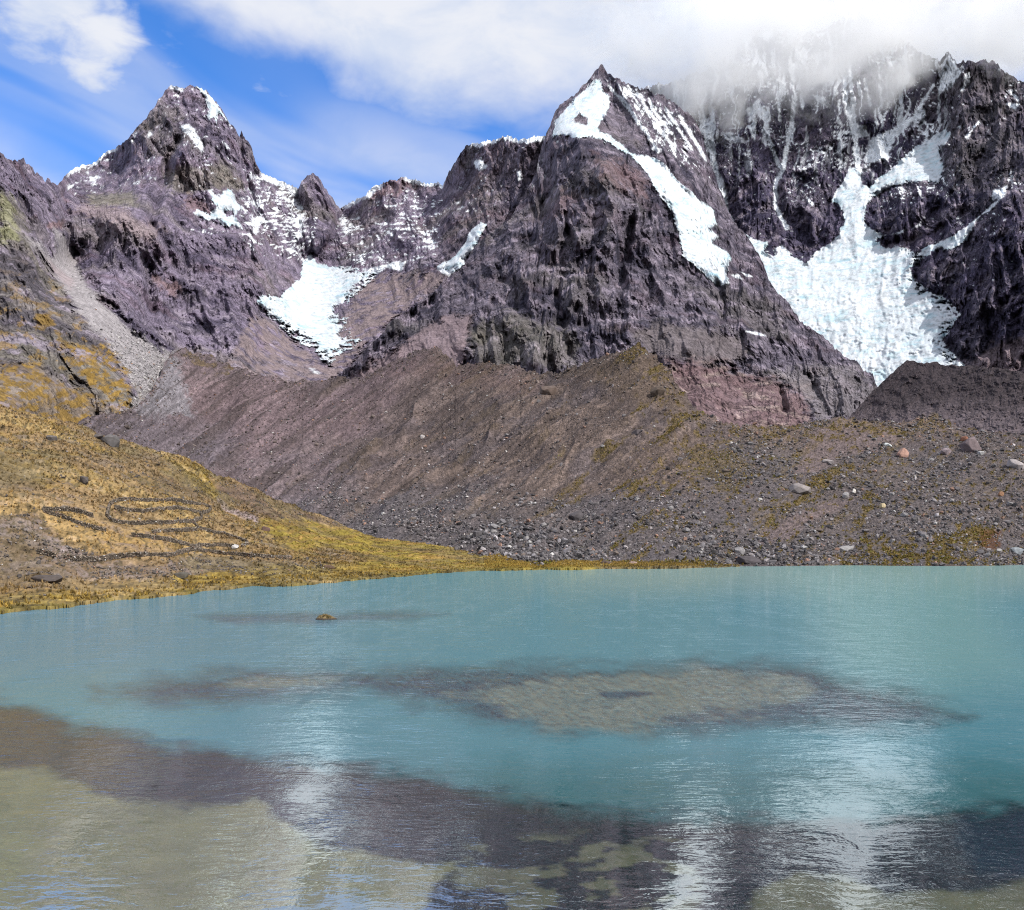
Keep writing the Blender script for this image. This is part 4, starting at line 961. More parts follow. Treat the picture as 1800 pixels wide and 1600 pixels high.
def water_material():
    m = bpy.data.materials.new('lake_water'); m.use_nodes = True
    t = NT(m.node_tree); t.n.clear()
    out = t.new('ShaderNodeOutputMaterial')
    co = t.new('ShaderNodeTexCoord').outputs['Object']
    warp = t.noise(co, 0.25, 2, 0.5, 0.0, 'Color')
    cw = t.vmath('ADD', co, t.vmath('MULTIPLY', warp, (1.2, 1.2, 0)))
    w1 = t.noise(t.vmath('MULTIPLY', cw, (1.5, 3.4, 1)), 1.0, 3, 0.55, 0.4)
    w2 = t.noise(t.vmath('MULTIPLY', cw, (0.38, 0.8, 1)), 1.0, 2, 0.5, 0.3)
    w3 = t.noise(t.vmath('MULTIPLY', co, (5.0, 9.0, 1)), 1.0, 2, 0.5, 0.2)
    w4 = t.noise(t.vmath('MULTIPLY', cw, (0.16, 0.30, 1)), 1.0, 4, 0.65, 0.5)
    gust = t.ramp(t.noise(t.vmath('MULTIPLY', co, (0.30, 0.07, 1)), 1.0, 6, 0.75, 0.4), 0.36, 0.64, 0.35, 1.35)
    c_ = lambda v, k: t.math('MULTIPLY', t.math('SUBTRACT', v, 0.5), k)
    h = t.math('ADD', t.math('ADD', c_(w1, 0.026), c_(w4, 0.10)), t.math('ADD', c_(w2, 0.045), c_(w3, 0.005)))
    sy = t.new('ShaderNodeSeparateXYZ'); t.l.new(co, sy.inputs[0])
    fetch = t.ramp(sy.outputs[1], 15.0, 110.0, 0.28, 2.5, False)      # the near bank shelters the water
    h = t.math('MULTIPLY', t.math('MULTIPLY', h, gust), fetch)
    bp = t.new('ShaderNodeBump'); bp.inputs['Strength'].default_value = 1.0; bp.inputs['Distance'].default_value = 1.0
    t.put(bp.inputs['Height'], h)
    tintn = t.new('ShaderNodeAttribute', attribute_name='col')
    cl = t.new('ShaderNodeAttribute', attribute_name='clear')
    dif = t.new('ShaderNodeBsdfDiffuse'); t.l.new(tintn.outputs['Color'], dif.inputs['Color']); t.l.new(bp.outputs[0], dif.inputs['Normal'])
    tr = t.new('ShaderNodeBsdfTransparent'); tr.inputs['Color'].default_value = (0.86, 0.93, 0.92, 1)
    body = t.new('ShaderNodeMixShader'); t.l.new(cl.outputs['Fac'], body.inputs[0]); t.l.new(dif.outputs[0], body.inputs[1]); t.l.new(tr.outputs[0], body.inputs[2])
    gl = t.new('ShaderNodeBsdfGlossy'); gl.inputs['Roughness'].default_value = 0.035; t.l.new(bp.outputs[0], gl.inputs['Normal'])
    fr = t.new('ShaderNodeFresnel'); fr.inputs['IOR'].default_value = 1.333; t.l.new(bp.outputs[0], fr.inputs['Normal'])
    mx = t.new('ShaderNodeMixShader'); t.l.new(t.math('MINIMUM', t.math('MULTIPLY', fr.outputs[0], 3.1), 0.55), mx.inputs[0]); t.l.new(body.outputs[0], mx.inputs[1]); t.l.new(gl.outputs[0], mx.inputs[2])
    t.l.new(mx.outputs[0], out.inputs[0])
    return m
M_WATER = water_material()
v, f = LP.reshape(-1, 3), grid_faces(*LP.shape[:2])
add_obj('lake', raw_mesh('lake', v, f, tint.reshape(-1, 3), True, {'clear': clear}), M_WATER, 'structure')
# low ground under and behind everything, out to the horizon
gx = np.linspace(-14000, 14000, 29); GX, GY = np.meshgrid(gx, gx)
GP = np.stack([GX, GY, np.full(GX.shape, -14.0)], -1)
surface('ground', GP, np.broadcast_to(colr((0.14, 0.115, 0.09)), GP.shape).copy(), M_INNER, True)
print('lake', time.time() - T0)

# ------------------------------------------------------------------ loose stones
def ico():
    p = (1 + 5 ** 0.5) / 2
    v = np.array([(-1,p,0),(1,p,0),(-1,-p,0),(1,-p,0),(0,-1,p),(0,1,p),(0,-1,-p),(0,1,-p),(p,0,-1),(p,0,1),(-p,0,-1),(-p,0,1)], float)
    v /= np.linalg.norm(v[0])
    f = np.array([(0,11,5),(0,5,1),(0,1,7),(0,7,10),(0,10,11),(1,5,9),(5,11,4),(11,10,2),(10,7,6),(7,1,8),(3,9,4),(3,4,2),(3,2,6),(3,6,8),(3,8,9),(4,9,5),(2,4,11),(6,2,10),(8,6,7),(9,8,1)])
    return v, f
ICO_V, ICO_F = ico()
def rand_rot(n, tilt=0.6):
    a = rng.uniform(0, 2 * np.pi, n); b = rng.normal(0, tilt, n); c = rng.normal(0, tilt, n)
    ca, sa, cb, sb, cc, sc_ = np.cos(a), np.sin(a), np.cos(b), np.sin(b), np.cos(c), np.sin(c)
    z = np.zeros(n); o = np.ones(n)
    Rz = np.stack([ca, -sa, z, sa, ca, z, z, z, o], -1).reshape(n, 3, 3)
    Rx = np.stack([o, z, z, z, cb, -sb, z, sb, cb], -1).reshape(n, 3, 3)
    Ry = np.stack([cc, z, sc_, z, o, z, -sc_, z, cc], -1).reshape(n, 3, 3)
    return Rx @ Ry @ Rz
def sample_on(G, weight, n):
    """random points on a terrain sheet, weighted; returns positions and flat cell index"""
    Pg = G['P']; nr, nc = Pg.shape[:2]
    e1 = Pg[:-1, 1:] - Pg[:-1, :-1]; e2 = Pg[1:, :-1] - Pg[:-1, :-1]
    area = np.linalg.norm(np.cross(e1, e2), axis=-1)
    px = G['PX'][:-1, :-1]
    w = area * weight[:-1, :-1] * ((px > -30) & (px < 1830))
    w = w.ravel(); w = w / w.sum()
    c = rng.choice(len(w), n, p=w)
    i, j = c // (nc - 1), c % (nc - 1)
    a = rng.random(n)[:, None]; b = rng.random(n)[:, None]
    p = Pg[i, j] + e1[i, j] * a + e2[i, j] * b
    return p, i, j
def stones_mesh(name, pos, size, flat, cols_, jit=0.28, sink=0.2, tilt=0.6):
    n = len(pos)
    v = ICO_V[None] * (1 + rng.normal(0, jit, (n, 12, 1)).clip(-0.45, 0.6))
    sc3 = np.stack([rng.uniform(0.75, 1.45, n), rng.uniform(0.7, 1.2, n), rng.uniform(0.5, 0.95, n) * flat], -1) * size[:, None] * 0.5
    v = v * sc3[:, None]
    v = np.einsum('nij,nkj->nki', rand_rot(n, tilt), v)
    pp = pos.copy(); pp[:, 2] += size * 0.5 * flat * (0.6 - sink)
    v = v + pp[:, None]
    f = ICO_F[None] + (np.arange(n) * 12)[:, None, None]
    c = np.repeat(cols_[:, None], 12, 1)
    return raw_mesh(name, v.reshape(-1, 3), f.reshape(-1, 3), c.reshape(-1, 3))
def stone_cols(n, base, var=0.3, pale=0.06, red=0.05):
    c = np.array(base)[None] * np.exp(rng.normal(0, var, (n, 1)))
    m = rng.random(n) < pale; c[m] = np.array([0.42, 0.40, 0.385]) * rng.uniform(0.8, 1.2, (m.sum(), 1))
    m = rng.random(n) < red; c[m] = np.array([0.27, 0.165, 0.125]) * rng.uniform(0.7, 1.2, (m.sum(), 1))
    return np.clip(c, 0.02, 0.7)
def psize(n, lo, hi, k=2.2):
    u = rng.random(n); return (lo ** -k + u * (hi ** -k - lo ** -k)) ** (-1 / k)
# moraine rubble
foot, rt, sd_, mg = GR_M['foot'], GR_M['right'], GR_M['sand'], GR_M['grass']
clump = 0.35 + sstep(fbm(GR_M['P'][..., 0] / 30, GR_M['P'][..., 1] / 30, 0.0, 4, 0.6), -0.15, 0.35)
wt = (0.10 + 0.9 * np.maximum(foot, rt)) * clump * (1 - 0.85 * sd_) * (1 - 0.6 * mg) * (GR_M['P'][..., 2] > -0.1)
wt = wt / np.maximum(GR_M['P'][..., 1] / 400, 0.8) ** 1.2
n = 24000
p, i, j = sample_on(GR_M, wt, n)
add_obj('moraine_rubble', stones_mesh('moraine_rubble', p, psize(n, 0.5, 2.6, 2.2), 1.0, stone_cols(n, (0.120, 0.108, 0.110), 0.5, 0.025, 0.04)), M_STONE, 'stuff')
# piles of larger blocks at the foot of the slope
pile = np.maximum(sstep(poly(GR_M['PX'], GR_M['PY'], [(800,950),(850,925),(900,915),(960,930),(1010,955),(1060,985),(960,990),(880,985),(830,965)], 60), -6, 10),
                  sstep(poly(GR_M['PX'], GR_M['PY'], [(1190,970),(1250,955),(1340,950),(1430,965),(1440,990),(1300,992),(1220,988)], 60), -6, 10))
pile = np.maximum(pile, 0.35 * sstep(poly(GR_M['PX'], GR_M['PY'], [(1560,900),(1640,890),(1800,880),(1800,920),(1640,930)], 60), -6, 10)) * (GR_M['P'][..., 2] > 0.1)
n = 1500
p, i, j = sample_on(GR_M, pile + 1e-6, n)
add_obj('boulder_pile', stones_mesh('boulder_pile', p, psize(n, 0.8, 3.0, 2.0), 1.0, stone_cols(n, (0.105, 0.097, 0.102), 0.5, 0.015, 0.03)), M_STONE, 'stuff')
# blocks over the far part of the slope and along its crest
wt = (GR_M['P'][..., 1] > 520) * (0.35 + 1.2 * (1 - sstep(GR_M['PY'] - GR_M['PY'][-1:], 5, 40))) * clump
n = 4200
p, i, j = sample_on(GR_M, wt, n)
add_obj('slope_rubble', stones_mesh('slope_rubble', p, psize(n, 0.9, 3.6, 2.6), 1.0, stone_cols(n, (0.105, 0.083, 0.076), 0.35, 0.03, 0.06)), M_STONE, 'stuff')
# scree cone
wt = GR_A['scree'] * sstep(GR_A['PY'], 560, 660) + 0.02 * GR_A['scree']
n = 2600
p, i, j = sample_on(GR_A, wt, n)
add_obj('scree_rubble', stones_mesh('scree_rubble', p, psize(n, 1.2, 4.0, 2.4), 1.0, stone_cols(n, (0.27, 0.255, 0.26), 0.3, 0.12, 0.02)), M_STONE, 'stuff')
# stones on the hill
wt = (0.06 + 1.6 * GR_H['rocky'] + 0.5 * GR_H['scar'] + 0.12 * GR_H['upper']) * (1 - 0.9 * GR_H['mead']) * sstep(GR_H['sdw'], 16, 26) * (0.15 + sstep(fbm(GR_H['P'][..., 0] / 9, GR_H['P'][..., 1] / 9, 0.0, 3), 0.0, 0.3))
n = 4200
p, i, j = sample_on(GR_H, wt, n)
add_obj('hill_stones', stones_mesh('hill_stones', p, psize(n, 0.22, 1.0, 2.4), 0.8, stone_cols(n, (0.10, 0.085, 0.078), 0.35, 0.03, 0.03)), M_STONE, 'stuff')

# ------------------------------------------------------------------ tussock grass
def tufts_mesh(name, pos, size, cols_, blades=7, spread=0.55, wid=0.16):
    n = len(pos)
    ang = rng.uniform(0, 2 * np.pi, (n, blades)); lean = rng.uniform(0.1, 1.0, (n, blades)) * spread
    h = size[:, None] * rng.uniform(0.6, 1.1, (n, blades))
    dirx, diry = np.cos(ang), np.sin(ang)
    r0 = size[:, None] * 0.22 * rng.random((n, blades))
    base = pos[:, None] + np.stack([dirx * r0, diry * r0, -0.06 * np.ones_like(r0)], -1)
    tip = base + np.stack([dirx * h * lean, diry * h * lean, h * (1 - 0.35 * lean)], -1)
    side = np.stack([-diry, dirx, np.zeros_like(dirx)], -1) * (size[:, None] * wid)[..., None]
    v = np.stack([base - side, base + side, tip], 2)
    f = np.arange(n * blades * 3).reshape(-1, 3)
    c = np.repeat(np.repeat(cols_[:, None, None], blades, 1), 3, 2) * rng.uniform(0.75, 1.25, (n, blades, 1, 1))
    return raw_mesh(name, v.reshape(-1, 3), f, np.clip(c, 0.01, 0.8).reshape(-1, 3))
Hn = fbm(GR_H['P'][..., 0] / 12, GR_H['P'][..., 1] / 12, 0.0, 4, 0.6)
wt = (0.25 + sstep(Hn, -0.1, 0.4) + 0.7 * GR_H['upper']) * (1 - 0.75 * GR_H['rocky']) * (1 - 0.8 * GR_H['mead']) * (GR_H['P'][..., 2] > 0.15) * (1 - np.clip(GR_H['scar'], 0, 0.8))
n = 15000
p, i, j = sample_on(GR_H, wt, n)
cc = GR_H['col'][i, j] * np.exp(rng.normal(0, 0.22, (n, 1))) * np.array([1.05, 1.02, 0.9])
add_obj('tussock_grass', tufts_mesh('tussock_grass', p, rng.uniform(0.28, 0.8, n), cc, 7, 0.6, 0.18), M_GRASS, 'stuff')
wt = (1 - sstep(GR_H['sdw'], 10, 24)) * sstep(GR_H['sdw'], 0.6, 2.0) * (0.3 + sstep(Hn, -0.2, 0.3)) * (GR_H['P'][..., 2] > 0.1)
wt = wt + 2.5 * (GR_H['PX'] > 850) * sstep(GR_H['sdw'], 1.0, 3.0)
n = 7000
p, i, j = sample_on(GR_H, wt, n)
cc = np.array([0.30, 0.20, 0.048])[None] * np.exp(rng.normal(0, 0.25, (n, 1))) * np.array([1, 1, 1])
add_obj('shore_grass', tufts_mesh('shore_grass', p, rng.uniform(0.3, 0.75, n), cc), M_GRASS, 'stuff')
wt = sstep(mg, 0.25, 0.8) * (GR_M['P'][..., 2] > 0.1) / np.maximum(GR_M['P'][..., 1] / 400, 0.8) ** 1.5
n = 9000
p, i, j = sample_on(GR_M, wt, n)
cc = np.array([0.20, 0.145, 0.042])[None] * np.exp(rng.normal(0, 0.35, (n, 1)))
cc[rng.random(n) < 0.18] *= np.array([0.75, 1.05, 0.7])
add_obj('moraine_grass', tufts_mesh('moraine_grass', p, rng.uniform(0.45, 1.15, n), cc, 7, 0.7, 0.22), M_GRASS, 'stuff')
print('scatter', time.time() - T0)

# ------------------------------------------------------------------ finding a spot on the ground
def projector(G):
    Pg = G['P']; d = Pg[..., 1]
    return Pg[..., 0] / d * F + 900, HZ - (Pg[..., 2] - CH) / d * F, Pg
PROJ = {'m': projector(GR_M), 'h': projector(GR_H), 'a': projector(GR_A)}
def spot(which, px, py):
    a, b, Pg = PROJ[which]
    k = np.argmin((a - px) ** 2 + (b - py) ** 2)
    return Pg.reshape(-1, 3)[k]

# ------------------------------------------------------------------ dry-stone walls
def stone_wall(label, pts, h=0.95, thick=0.45):
    dense = []
    for (x0, y0), (x1, y1) in zip(pts[:-1], pts[1:]):
        m = max(2, int(math.hypot(x1 - x0, (y1 - y0) * 3) / 3))
        for k in range(m):
            dense.append((lerp(x0, x1, k / m), lerp(y0, y1, k / m)))
    dense.append(pts[-1])
    W3 = np.array([spot('h', x, y) for x, y in dense])
    for _ in range(2):
        W3[1:-1] = 0.25 * W3[:-2] + 0.5 * W3[1:-1] + 0.25 * W3[2:]
    seg = np.r_[0, np.cumsum(np.linalg.norm(np.diff(W3, axis=0), axis=1))]
    n = max(3, int(seg[-1] / 0.38))
    s = np.linspace(0, seg[-1], n)
    c = np.stack([np.interp(s, seg, W3[:, k]) for k in range(3)], -1)
    tg = np.gradient(c, axis=0); tg[:, 2] = 0; tg /= np.maximum(np.linalg.norm(tg, axis=1, keepdims=True), 1e-6)
    sd = np.stack([-tg[:, 1], tg[:, 0], np.zeros(n)], -1)
    hh = h * (0.92 + 0.22 * perlin(s / 3.0, s * 0 + len(pts), 0.3) + 0.3 * perlin(s / 9.0, s * 0 + 3.3 * len(pts), 0.7))
    # packed earth-and-rubble core
    prof = [(-0.36, -0.4), (0.36, -0.4), (0.22, 0.78), (-0.22, 0.78)]
    V = np.stack([c + sd * (a * thick) + np.array([0, 0, 1]) * (b * hh)[:, None] for a, b in prof], 1)
    fc = []
    for k in range(n - 1):
        for q in range(4):
            fc.append((k * 4 + q, k * 4 + (q + 1) % 4, (k + 1) * 4 + (q + 1) % 4, (k + 1) * 4 + q))
    fc += [(3, 2, 1, 0), ((n - 1) * 4, (n - 1) * 4 + 1, (n - 1) * 4 + 2, (n - 1) * 4 + 3)]
    root = add_obj('stone_wall', raw_mesh('stone_wall', V.reshape(-1, 3), np.array(fc), np.full((n * 4, 3), 1.0) * np.array([0.075, 0.060, 0.047])), M_STONE, None, label, 'stone wall', 'dry-stone walls of the hillside enclosures')
    pos, sz = [], []
    for r in range(4):
        for side in (-1, 1):
            m = n
            off = rng.uniform(-0.15, 0.15, m)
            z = (r + 0.35) / 4.0
            pos.append(c + tg * off[:, None] + sd * (side * thick * (0.42 - 0.16 * z)) + np.array([0, 0, 1]) * (hh * z + rng.uniform(-0.05, 0.05, m))[:, None])
            sz.append(rng.uniform(0.22, 0.44, m))
    m = n
    pos.append(c + np.array([0, 0, 1]) * (hh * 0.93)[:, None]); sz.append(rng.uniform(0.2, 0.52, m))
    pos = np.concatenate(pos); sz = np.concatenate(sz)
    add_obj('stones', stones_mesh('stones', pos, sz, 0.8, stone_cols(len(pos), (0.132, 0.107, 0.085), 0.45, 0.03, 0.03), 0.22, 0.6), M_STONE, 'stuff', None, None, None, root)
def cr(pts): return [(60 + x / 4.5, 840 + y / 4.5 + 4) for x, y in pts]
stone_wall('curved stone wall forming the top and left side of the oval enclosure', cr([(1270,335),(1150,340),(1000,350),(850,352),(700,347),(615,332),(578,295),(582,250),(600,195),(660,168),(780,158),(880,170),(1000,170),(1100,165),(1180,183),(1280,192),(1350,202),(1402,220),(1388,255),(1330,262)]))
stone_wall('stone wall crossing the middle of the oval enclosure', cr([(640,232),(750,247),(860,258),(960,248),(1080,232),(1180,234),(1260,252),(1320,268),(1325,308),(1262,332)]))
stone_wall('short stone wall just below the oval enclosure', cr([(940,418),(1080,408),(1200,402),(1290,398)]))
stone_wall('stone wall running down right from the oval enclosure to a rounded corner', cr([(1265,345),(1300,390),(1420,418),(1520,438),(1620,468),(1680,492),(1692,512),(1640,532)]))
stone_wall('stone wall slanting down from a blunt end below the oval enclosure', cr([(775,446),(880,458),(980,472),(1080,488),(1180,508),(1230,522)]))
stone_wall('stone wall closing the lower right pen beside white stones', cr([(1240,530),(1370,524),(1500,524),(1620,538)]))
stone_wall('longest stone wall, along the bottom of the enclosures', cr([(240,625),(330,636),(450,642),(560,637),(680,618),(800,608),(940,604),(1080,604),(1160,580),(1230,556),(1400,574),(1560,594),(1700,604),(1800,612),(1930,618),(2030,622)]))
stone_wall('upper arm of the V-shaped stone wall left of the oval', cr([(70,242),(150,242),(260,244),(370,263),(460,293)]), 0.95)
stone_wall('lower arm of the V-shaped stone wall left of the oval', cr([(82,258),(170,284),(260,314),(350,352),(450,383),(560,408)]), 0.95)
stone_wall('short broken stone wall at the far left of the longest wall', cr([(30,582),(100,592),(165,620)]))

# ------------------------------------------------------------------ boulders one can pick out
import bmesh
def boulder_mesh(seed, nv=26):
    r = np.random.default_rng(seed)
    bm = bmesh.new()
    q = r.normal(0, 1, (nv, 3)); q /= np.linalg.norm(q, axis=1, keepdims=True)
    q = np.sign(q) * np.abs(q) ** 0.75
    q *= r.uniform(0.82, 1.05, (nv, 1))
    for a in q:
        bm.verts.new(a * 0.5)
    res = bmesh.ops.convex_hull(bm, input=bm.verts)
    bmesh.ops.delete(bm, geom=[g for g in res['geom_interior'] if isinstance(g, bmesh.types.BMVert)], context='VERTS')
    bmesh.ops.bevel(bm, geom=list(bm.edges), offset=0.018, segments=1, affect='EDGES')
    me = bpy.data.meshes.new('boulder')
    bm.to_mesh(me); bm.free()
    return me
_BM = {}
def rock_material(c):
    key = tuple(round(x, 3) for x in c)
    if key in _BM: return _BM[key]
    m, t, p = base_mat('boulder_rock', 0.88, 0.25)
    co = t.new('ShaderNodeTexCoord').outputs['Object']
    a = t.noise(co, 5.0, 7, 0.7, 0.4); b = t.noise(co, 1.7, 4, 0.6, 0.5)
    k = t.ramp(t.math('ADD', t.math('MULTIPLY', a, 0.6), t.math('MULTIPLY', b, 0.4)), 0.3, 0.7)
    col = t.mix(k, tuple(x * 0.62 for x in c), tuple(min(0.8, x * 1.3) for x in c))
    t.l.new(col, p.inputs['Base Color'])
    bp = t.new('ShaderNodeBump'); bp.inputs['Strength'].default_value = 0.7; bp.inputs['Distance'].default_value = 0.08
    t.put(bp.inputs['Height'], a); t.l.new(bp.outputs[0], p.inputs['Normal'])
    _BM[key] = m
    return m
def boulder(which, px, py, wpx, hpx, c, label, seed, rz=0.0, tilt=(0, 0), deep=0.8, group=None):
    p = spot(which, px, py + hpx * 0.5)
    k = p[1] / F
    me = boulder_mesh(seed)
    o = add_obj('boulder', me, rock_material(c), None, label, 'boulder', group)
    o.location = (p[0], p[1] + 0.25 * wpx * k, p[2] + hpx * k * 0.42)
    o.rotation_euler = (tilt[0], tilt[1], rz)
    o.scale = (wpx * k * 1.12, wpx * k * deep, hpx * k * 1.25)
    return o
LB = [
 ('m',965,684,30,20,(0.13,0.095,0.08),'big square brown block jutting out just below the moraine crest',1,0.3,(0.1,0.1)),
 ('m',1013,906,26,16,(0.085,0.075,0.08),'dark tilted slab standing alone low on the smooth moraine slope',2,0.2,(0.2,-0.5)),
 ('m',1409,859,36,20,(0.24,0.21,0.205),'pale grey wedge boulder overhanging a dark hollow amid ochre grass',3,0.1,(-0.35,0.1)),
 ('m',1590,796,20,18,(0.40,0.24,0.19),'salmon pink boulder among grey rubble below the moraine brow',4,0.5,(0.2,0.3)),
 ('m',1713,781,38,26,(0.17,0.13,0.135),'largest purple brown boulder, near the right brow of the moraine',5,0.2,(0.0,-0.3)),
 ('m',1697,772,18,10,(0.22,0.10,0.065),'rust red block leaning on the large purple brown boulder',6,0.9,(0.1,0.2)),
 ('m',1563,782,15,7,(0.52,0.54,0.53),'small white flat stone just left of the salmon pink boulder',7,0.0,(0.0,0.25)),
 ('m',1790,817,34,15,(0.35,0.31,0.31),'long pale slab at the right edge of the picture on the moraine',8,0.0,(0.0,0.4)),
 ('m',1666,794,26,12,(0.25,0.20,0.215),'low mauve slab between the salmon boulder and the largest boulder',9,0.3,(0.1,0.15)),
 ('m',1457,811,26,9,(0.25,0.22,0.22),'low grey slab lying on bare sandy ground of the moraine',10,0.0,(0.05,0.05)),
 ('m',1487,871,11,11,(0.30,0.28,0.28),'small upright grey stone right of the overhanging wedge boulder',11,0.4,(0.1,0.0)),
 ('m',1502,863,8,8,(0.58,0.54,0.50),'small near-white stone uphill of an upright grey stone',12,0.4,(0.1,0.0)),
 ('m',1553,889,11,9,(0.50,0.40,0.25),'small cream stone with mossy base in the middle of the rubble',13,0.4,(0.1,0.0)),
 ('m',1725,796,12,8,(0.36,0.35,0.35),'light grey stone at the foot of the largest boulder',14,0.4,(0.1,0.0)),
 ('m',1157,686,24,18,(0.10,0.075,0.06),'dark pointed outcrop on the right-hand crest of the moraine',15,0.2,(0.3,-0.5)),
 ('m',1118,762,17,10,(0.09,0.075,0.08),'dark stone halfway down the slope under the moraine summit',16,0.2,(0.0,-0.5)),
 ('m',743,768,10,8,(0.36,0.33,0.32),'light grey stone alone on the mauve slope left of the summit',17,0.2,(0.0,0.0)),
 ('m',1066,991,22,12,(0.085,0.06,0.05),'dark brown boulder on the yellow grass strip by the water',18,0.2,(0.0,0.3)),
 ('m',1113,990,17,8,(0.34,0.24,0.20),'pale pinkish boulder on the yellow grass strip by the water',19,0.2,(0.0,0.0)),
 ('m',1300,968,20,14,(0.27,0.255,0.26),'square light grey block on the dark rubble above the waterline',20,0.2,(0.2,0.0)),
 ('m',1487,964,28,9,(0.29,0.275,0.27),'flat light grey slab above the grass at the right shore',21,0.2,(0.1,-0.2)),
 ('m',1790,968,26,13,(0.25,0.27,0.29),'bluish grey boulder beside golden grass at the far right shore',22,0.2,(0.0,0.1)),
 ('m',1319,985,44,14,(0.075,0.065,0.07),'long dark ledge of rock at the waterline of the moraine',23,0.0,(0.0,0.05)),
 ('m',1760,868,10,9,(0.31,0.17,0.10),'small orange brown stone on the right part of the rubble',24,0.3,(0.0,0.05)),
 ('m',840,938,18,12,(0.12,0.11,0.115),'dark grey boulder in the pile above the meadow end',25,0.3,(0.0,0.2)),
 ('m',868,926,22,12,(0.21,0.20,0.205),'grey slab topping the boulder pile above the meadow end',26,0.1,(0.1,0.3)),
 ('h',190,772,32,20,(0.12,0.11,0.11),'dark grey rock knob on the crest line of the grassy hill',30,0.2,(0.0,0.3)),
 ('h',171,766,18,10,(0.10,0.085,0.08),'low dark rock left of the knob on the hill crest',31,0.2,(0.0,0.2)),
 ('h',88,769,17,10,(0.13,0.115,0.11),'small dark rock amid tussocks high on the hill',32,0.2,(0.0,0.0)),
 ('h',145,843,17,13,(0.10,0.085,0.08),'dark boulder above the V-shaped wall on the hill',33,0.2,(0.0,0.2)),
 ('h',318,1012,26,12,(0.115,0.105,0.09),'dark greenish boulder on the flat turf behind the shore',34,0.2,(0.0,0.0)),
 ('h',78,1017,50,13,(0.085,0.07,0.065),'long low dark outcrop at the foot of the hill on the left',35,0.0,(0.0,0.0)),
 ('h',467,929,15,9,(0.16,0.10,0.085),'reddish brown stone at the upper edge of the green meadow',36,0.2,(0.0,0.0)),
 ('h',578,997,20,8,(0.13,0.085,0.06),'brown stone by a thin track at the meadow edge',37,0.2,(0.0,0.2)),
 ('h',412,961,14,8,(0.46,0.44,0.43),'pale stone heap at the corner of the lower right pen',38,0.2,(0.0,0.0)),
]
for k, a in enumerate(LB):
    boulder(*a)
# many like boulders: individuals with shared shapes
shapes = [boulder_mesh(100 + k, 20) for k in range(8)]
tones = [(0.17,0.155,0.16), (0.12,0.11,0.115), (0.23,0.215,0.215), (0.15,0.12,0.105)]
wt = (0.05 + np.maximum(foot, rt)) * (1 - 0.7 * sd_) * (GR_M['P'][..., 2] > 0.3) * clump
NB = 420
p, i, j = sample_on(GR_M, wt, NB)
szs = np.sort(rng.uniform(1.3, 3.4, NB))[::-1]
bx = p[:, 0] / p[:, 1] * F + 900; by = HZ - (p[:, 2] - CH) / p[:, 1] * F
tone_words = ['mid grey', 'dark grey', 'light grey', 'brownish']
XB = [(-99, 820, 'beyond the meadow end'), (820, 930, 'near the boulder pile'), (930, 1040, 'around the dark tilted slab'), (1040, 1130, 'above the yellow grass strip'),
      (1130, 1220, 'below the moraine summit'), (1220, 1310, 'above the square light grey block'), (1310, 1380, 'left of the overhanging wedge boulder'), (1380, 1450, 'in line with the overhanging wedge boulder'),
      (1450, 1530, 'above the flat shore slab'), (1530, 1620, 'in line with the salmon pink boulder'), (1620, 1700, 'left of the largest boulder'), (1700, 1760, 'in line with the largest boulder'), (1760, 1900, 'against the right edge of the picture')]
YB = [(0, 800, 'just under the moraine brow'), (800, 850, 'in the upper rubble'), (850, 900, 'halfway up the rubble'), (900, 950, 'low in the rubble'), (950, 1010, 'just above the waterline')]
seen = set(); mt = {}
for k in range(NB):
    tone = k % 4; sh = (k * 7) % 8
    wx = next(w for a0, a1, w in XB if a0 <= bx[k] < a1); wy = next(w for a0, a1, w in YB if a0 <= by[k] < a1)
    lab = tone_words[tone] + ' boulder ' + wy + ', ' + wx
    if lab in seen: continue
    seen.add(lab)
    if (sh, tone) not in mt:
        me = shapes[sh].copy(); me.materials.append(rock_material(tones[tone])); mt[(sh, tone)] = me
    o = bpy.data.objects.new('boulder', mt[(sh, tone)])
    COL.objects.link(o)
    s = szs[k]
    o.location = tuple(p[k] + np.array([0, 0, 0.18 * s]))
    o.rotation_euler = (rng.normal(0, 0.35), rng.normal(0, 0.35), rng.uniform(0, 6.28))
    o.scale = (s * rng.uniform(0.9, 1.4), s * rng.uniform(0.8, 1.1), s * rng.uniform(0.55, 0.9))
    o['label'] = lab; o['category'] = 'boulder'; o['group'] = 'boulders embedded in the moraine rubble'

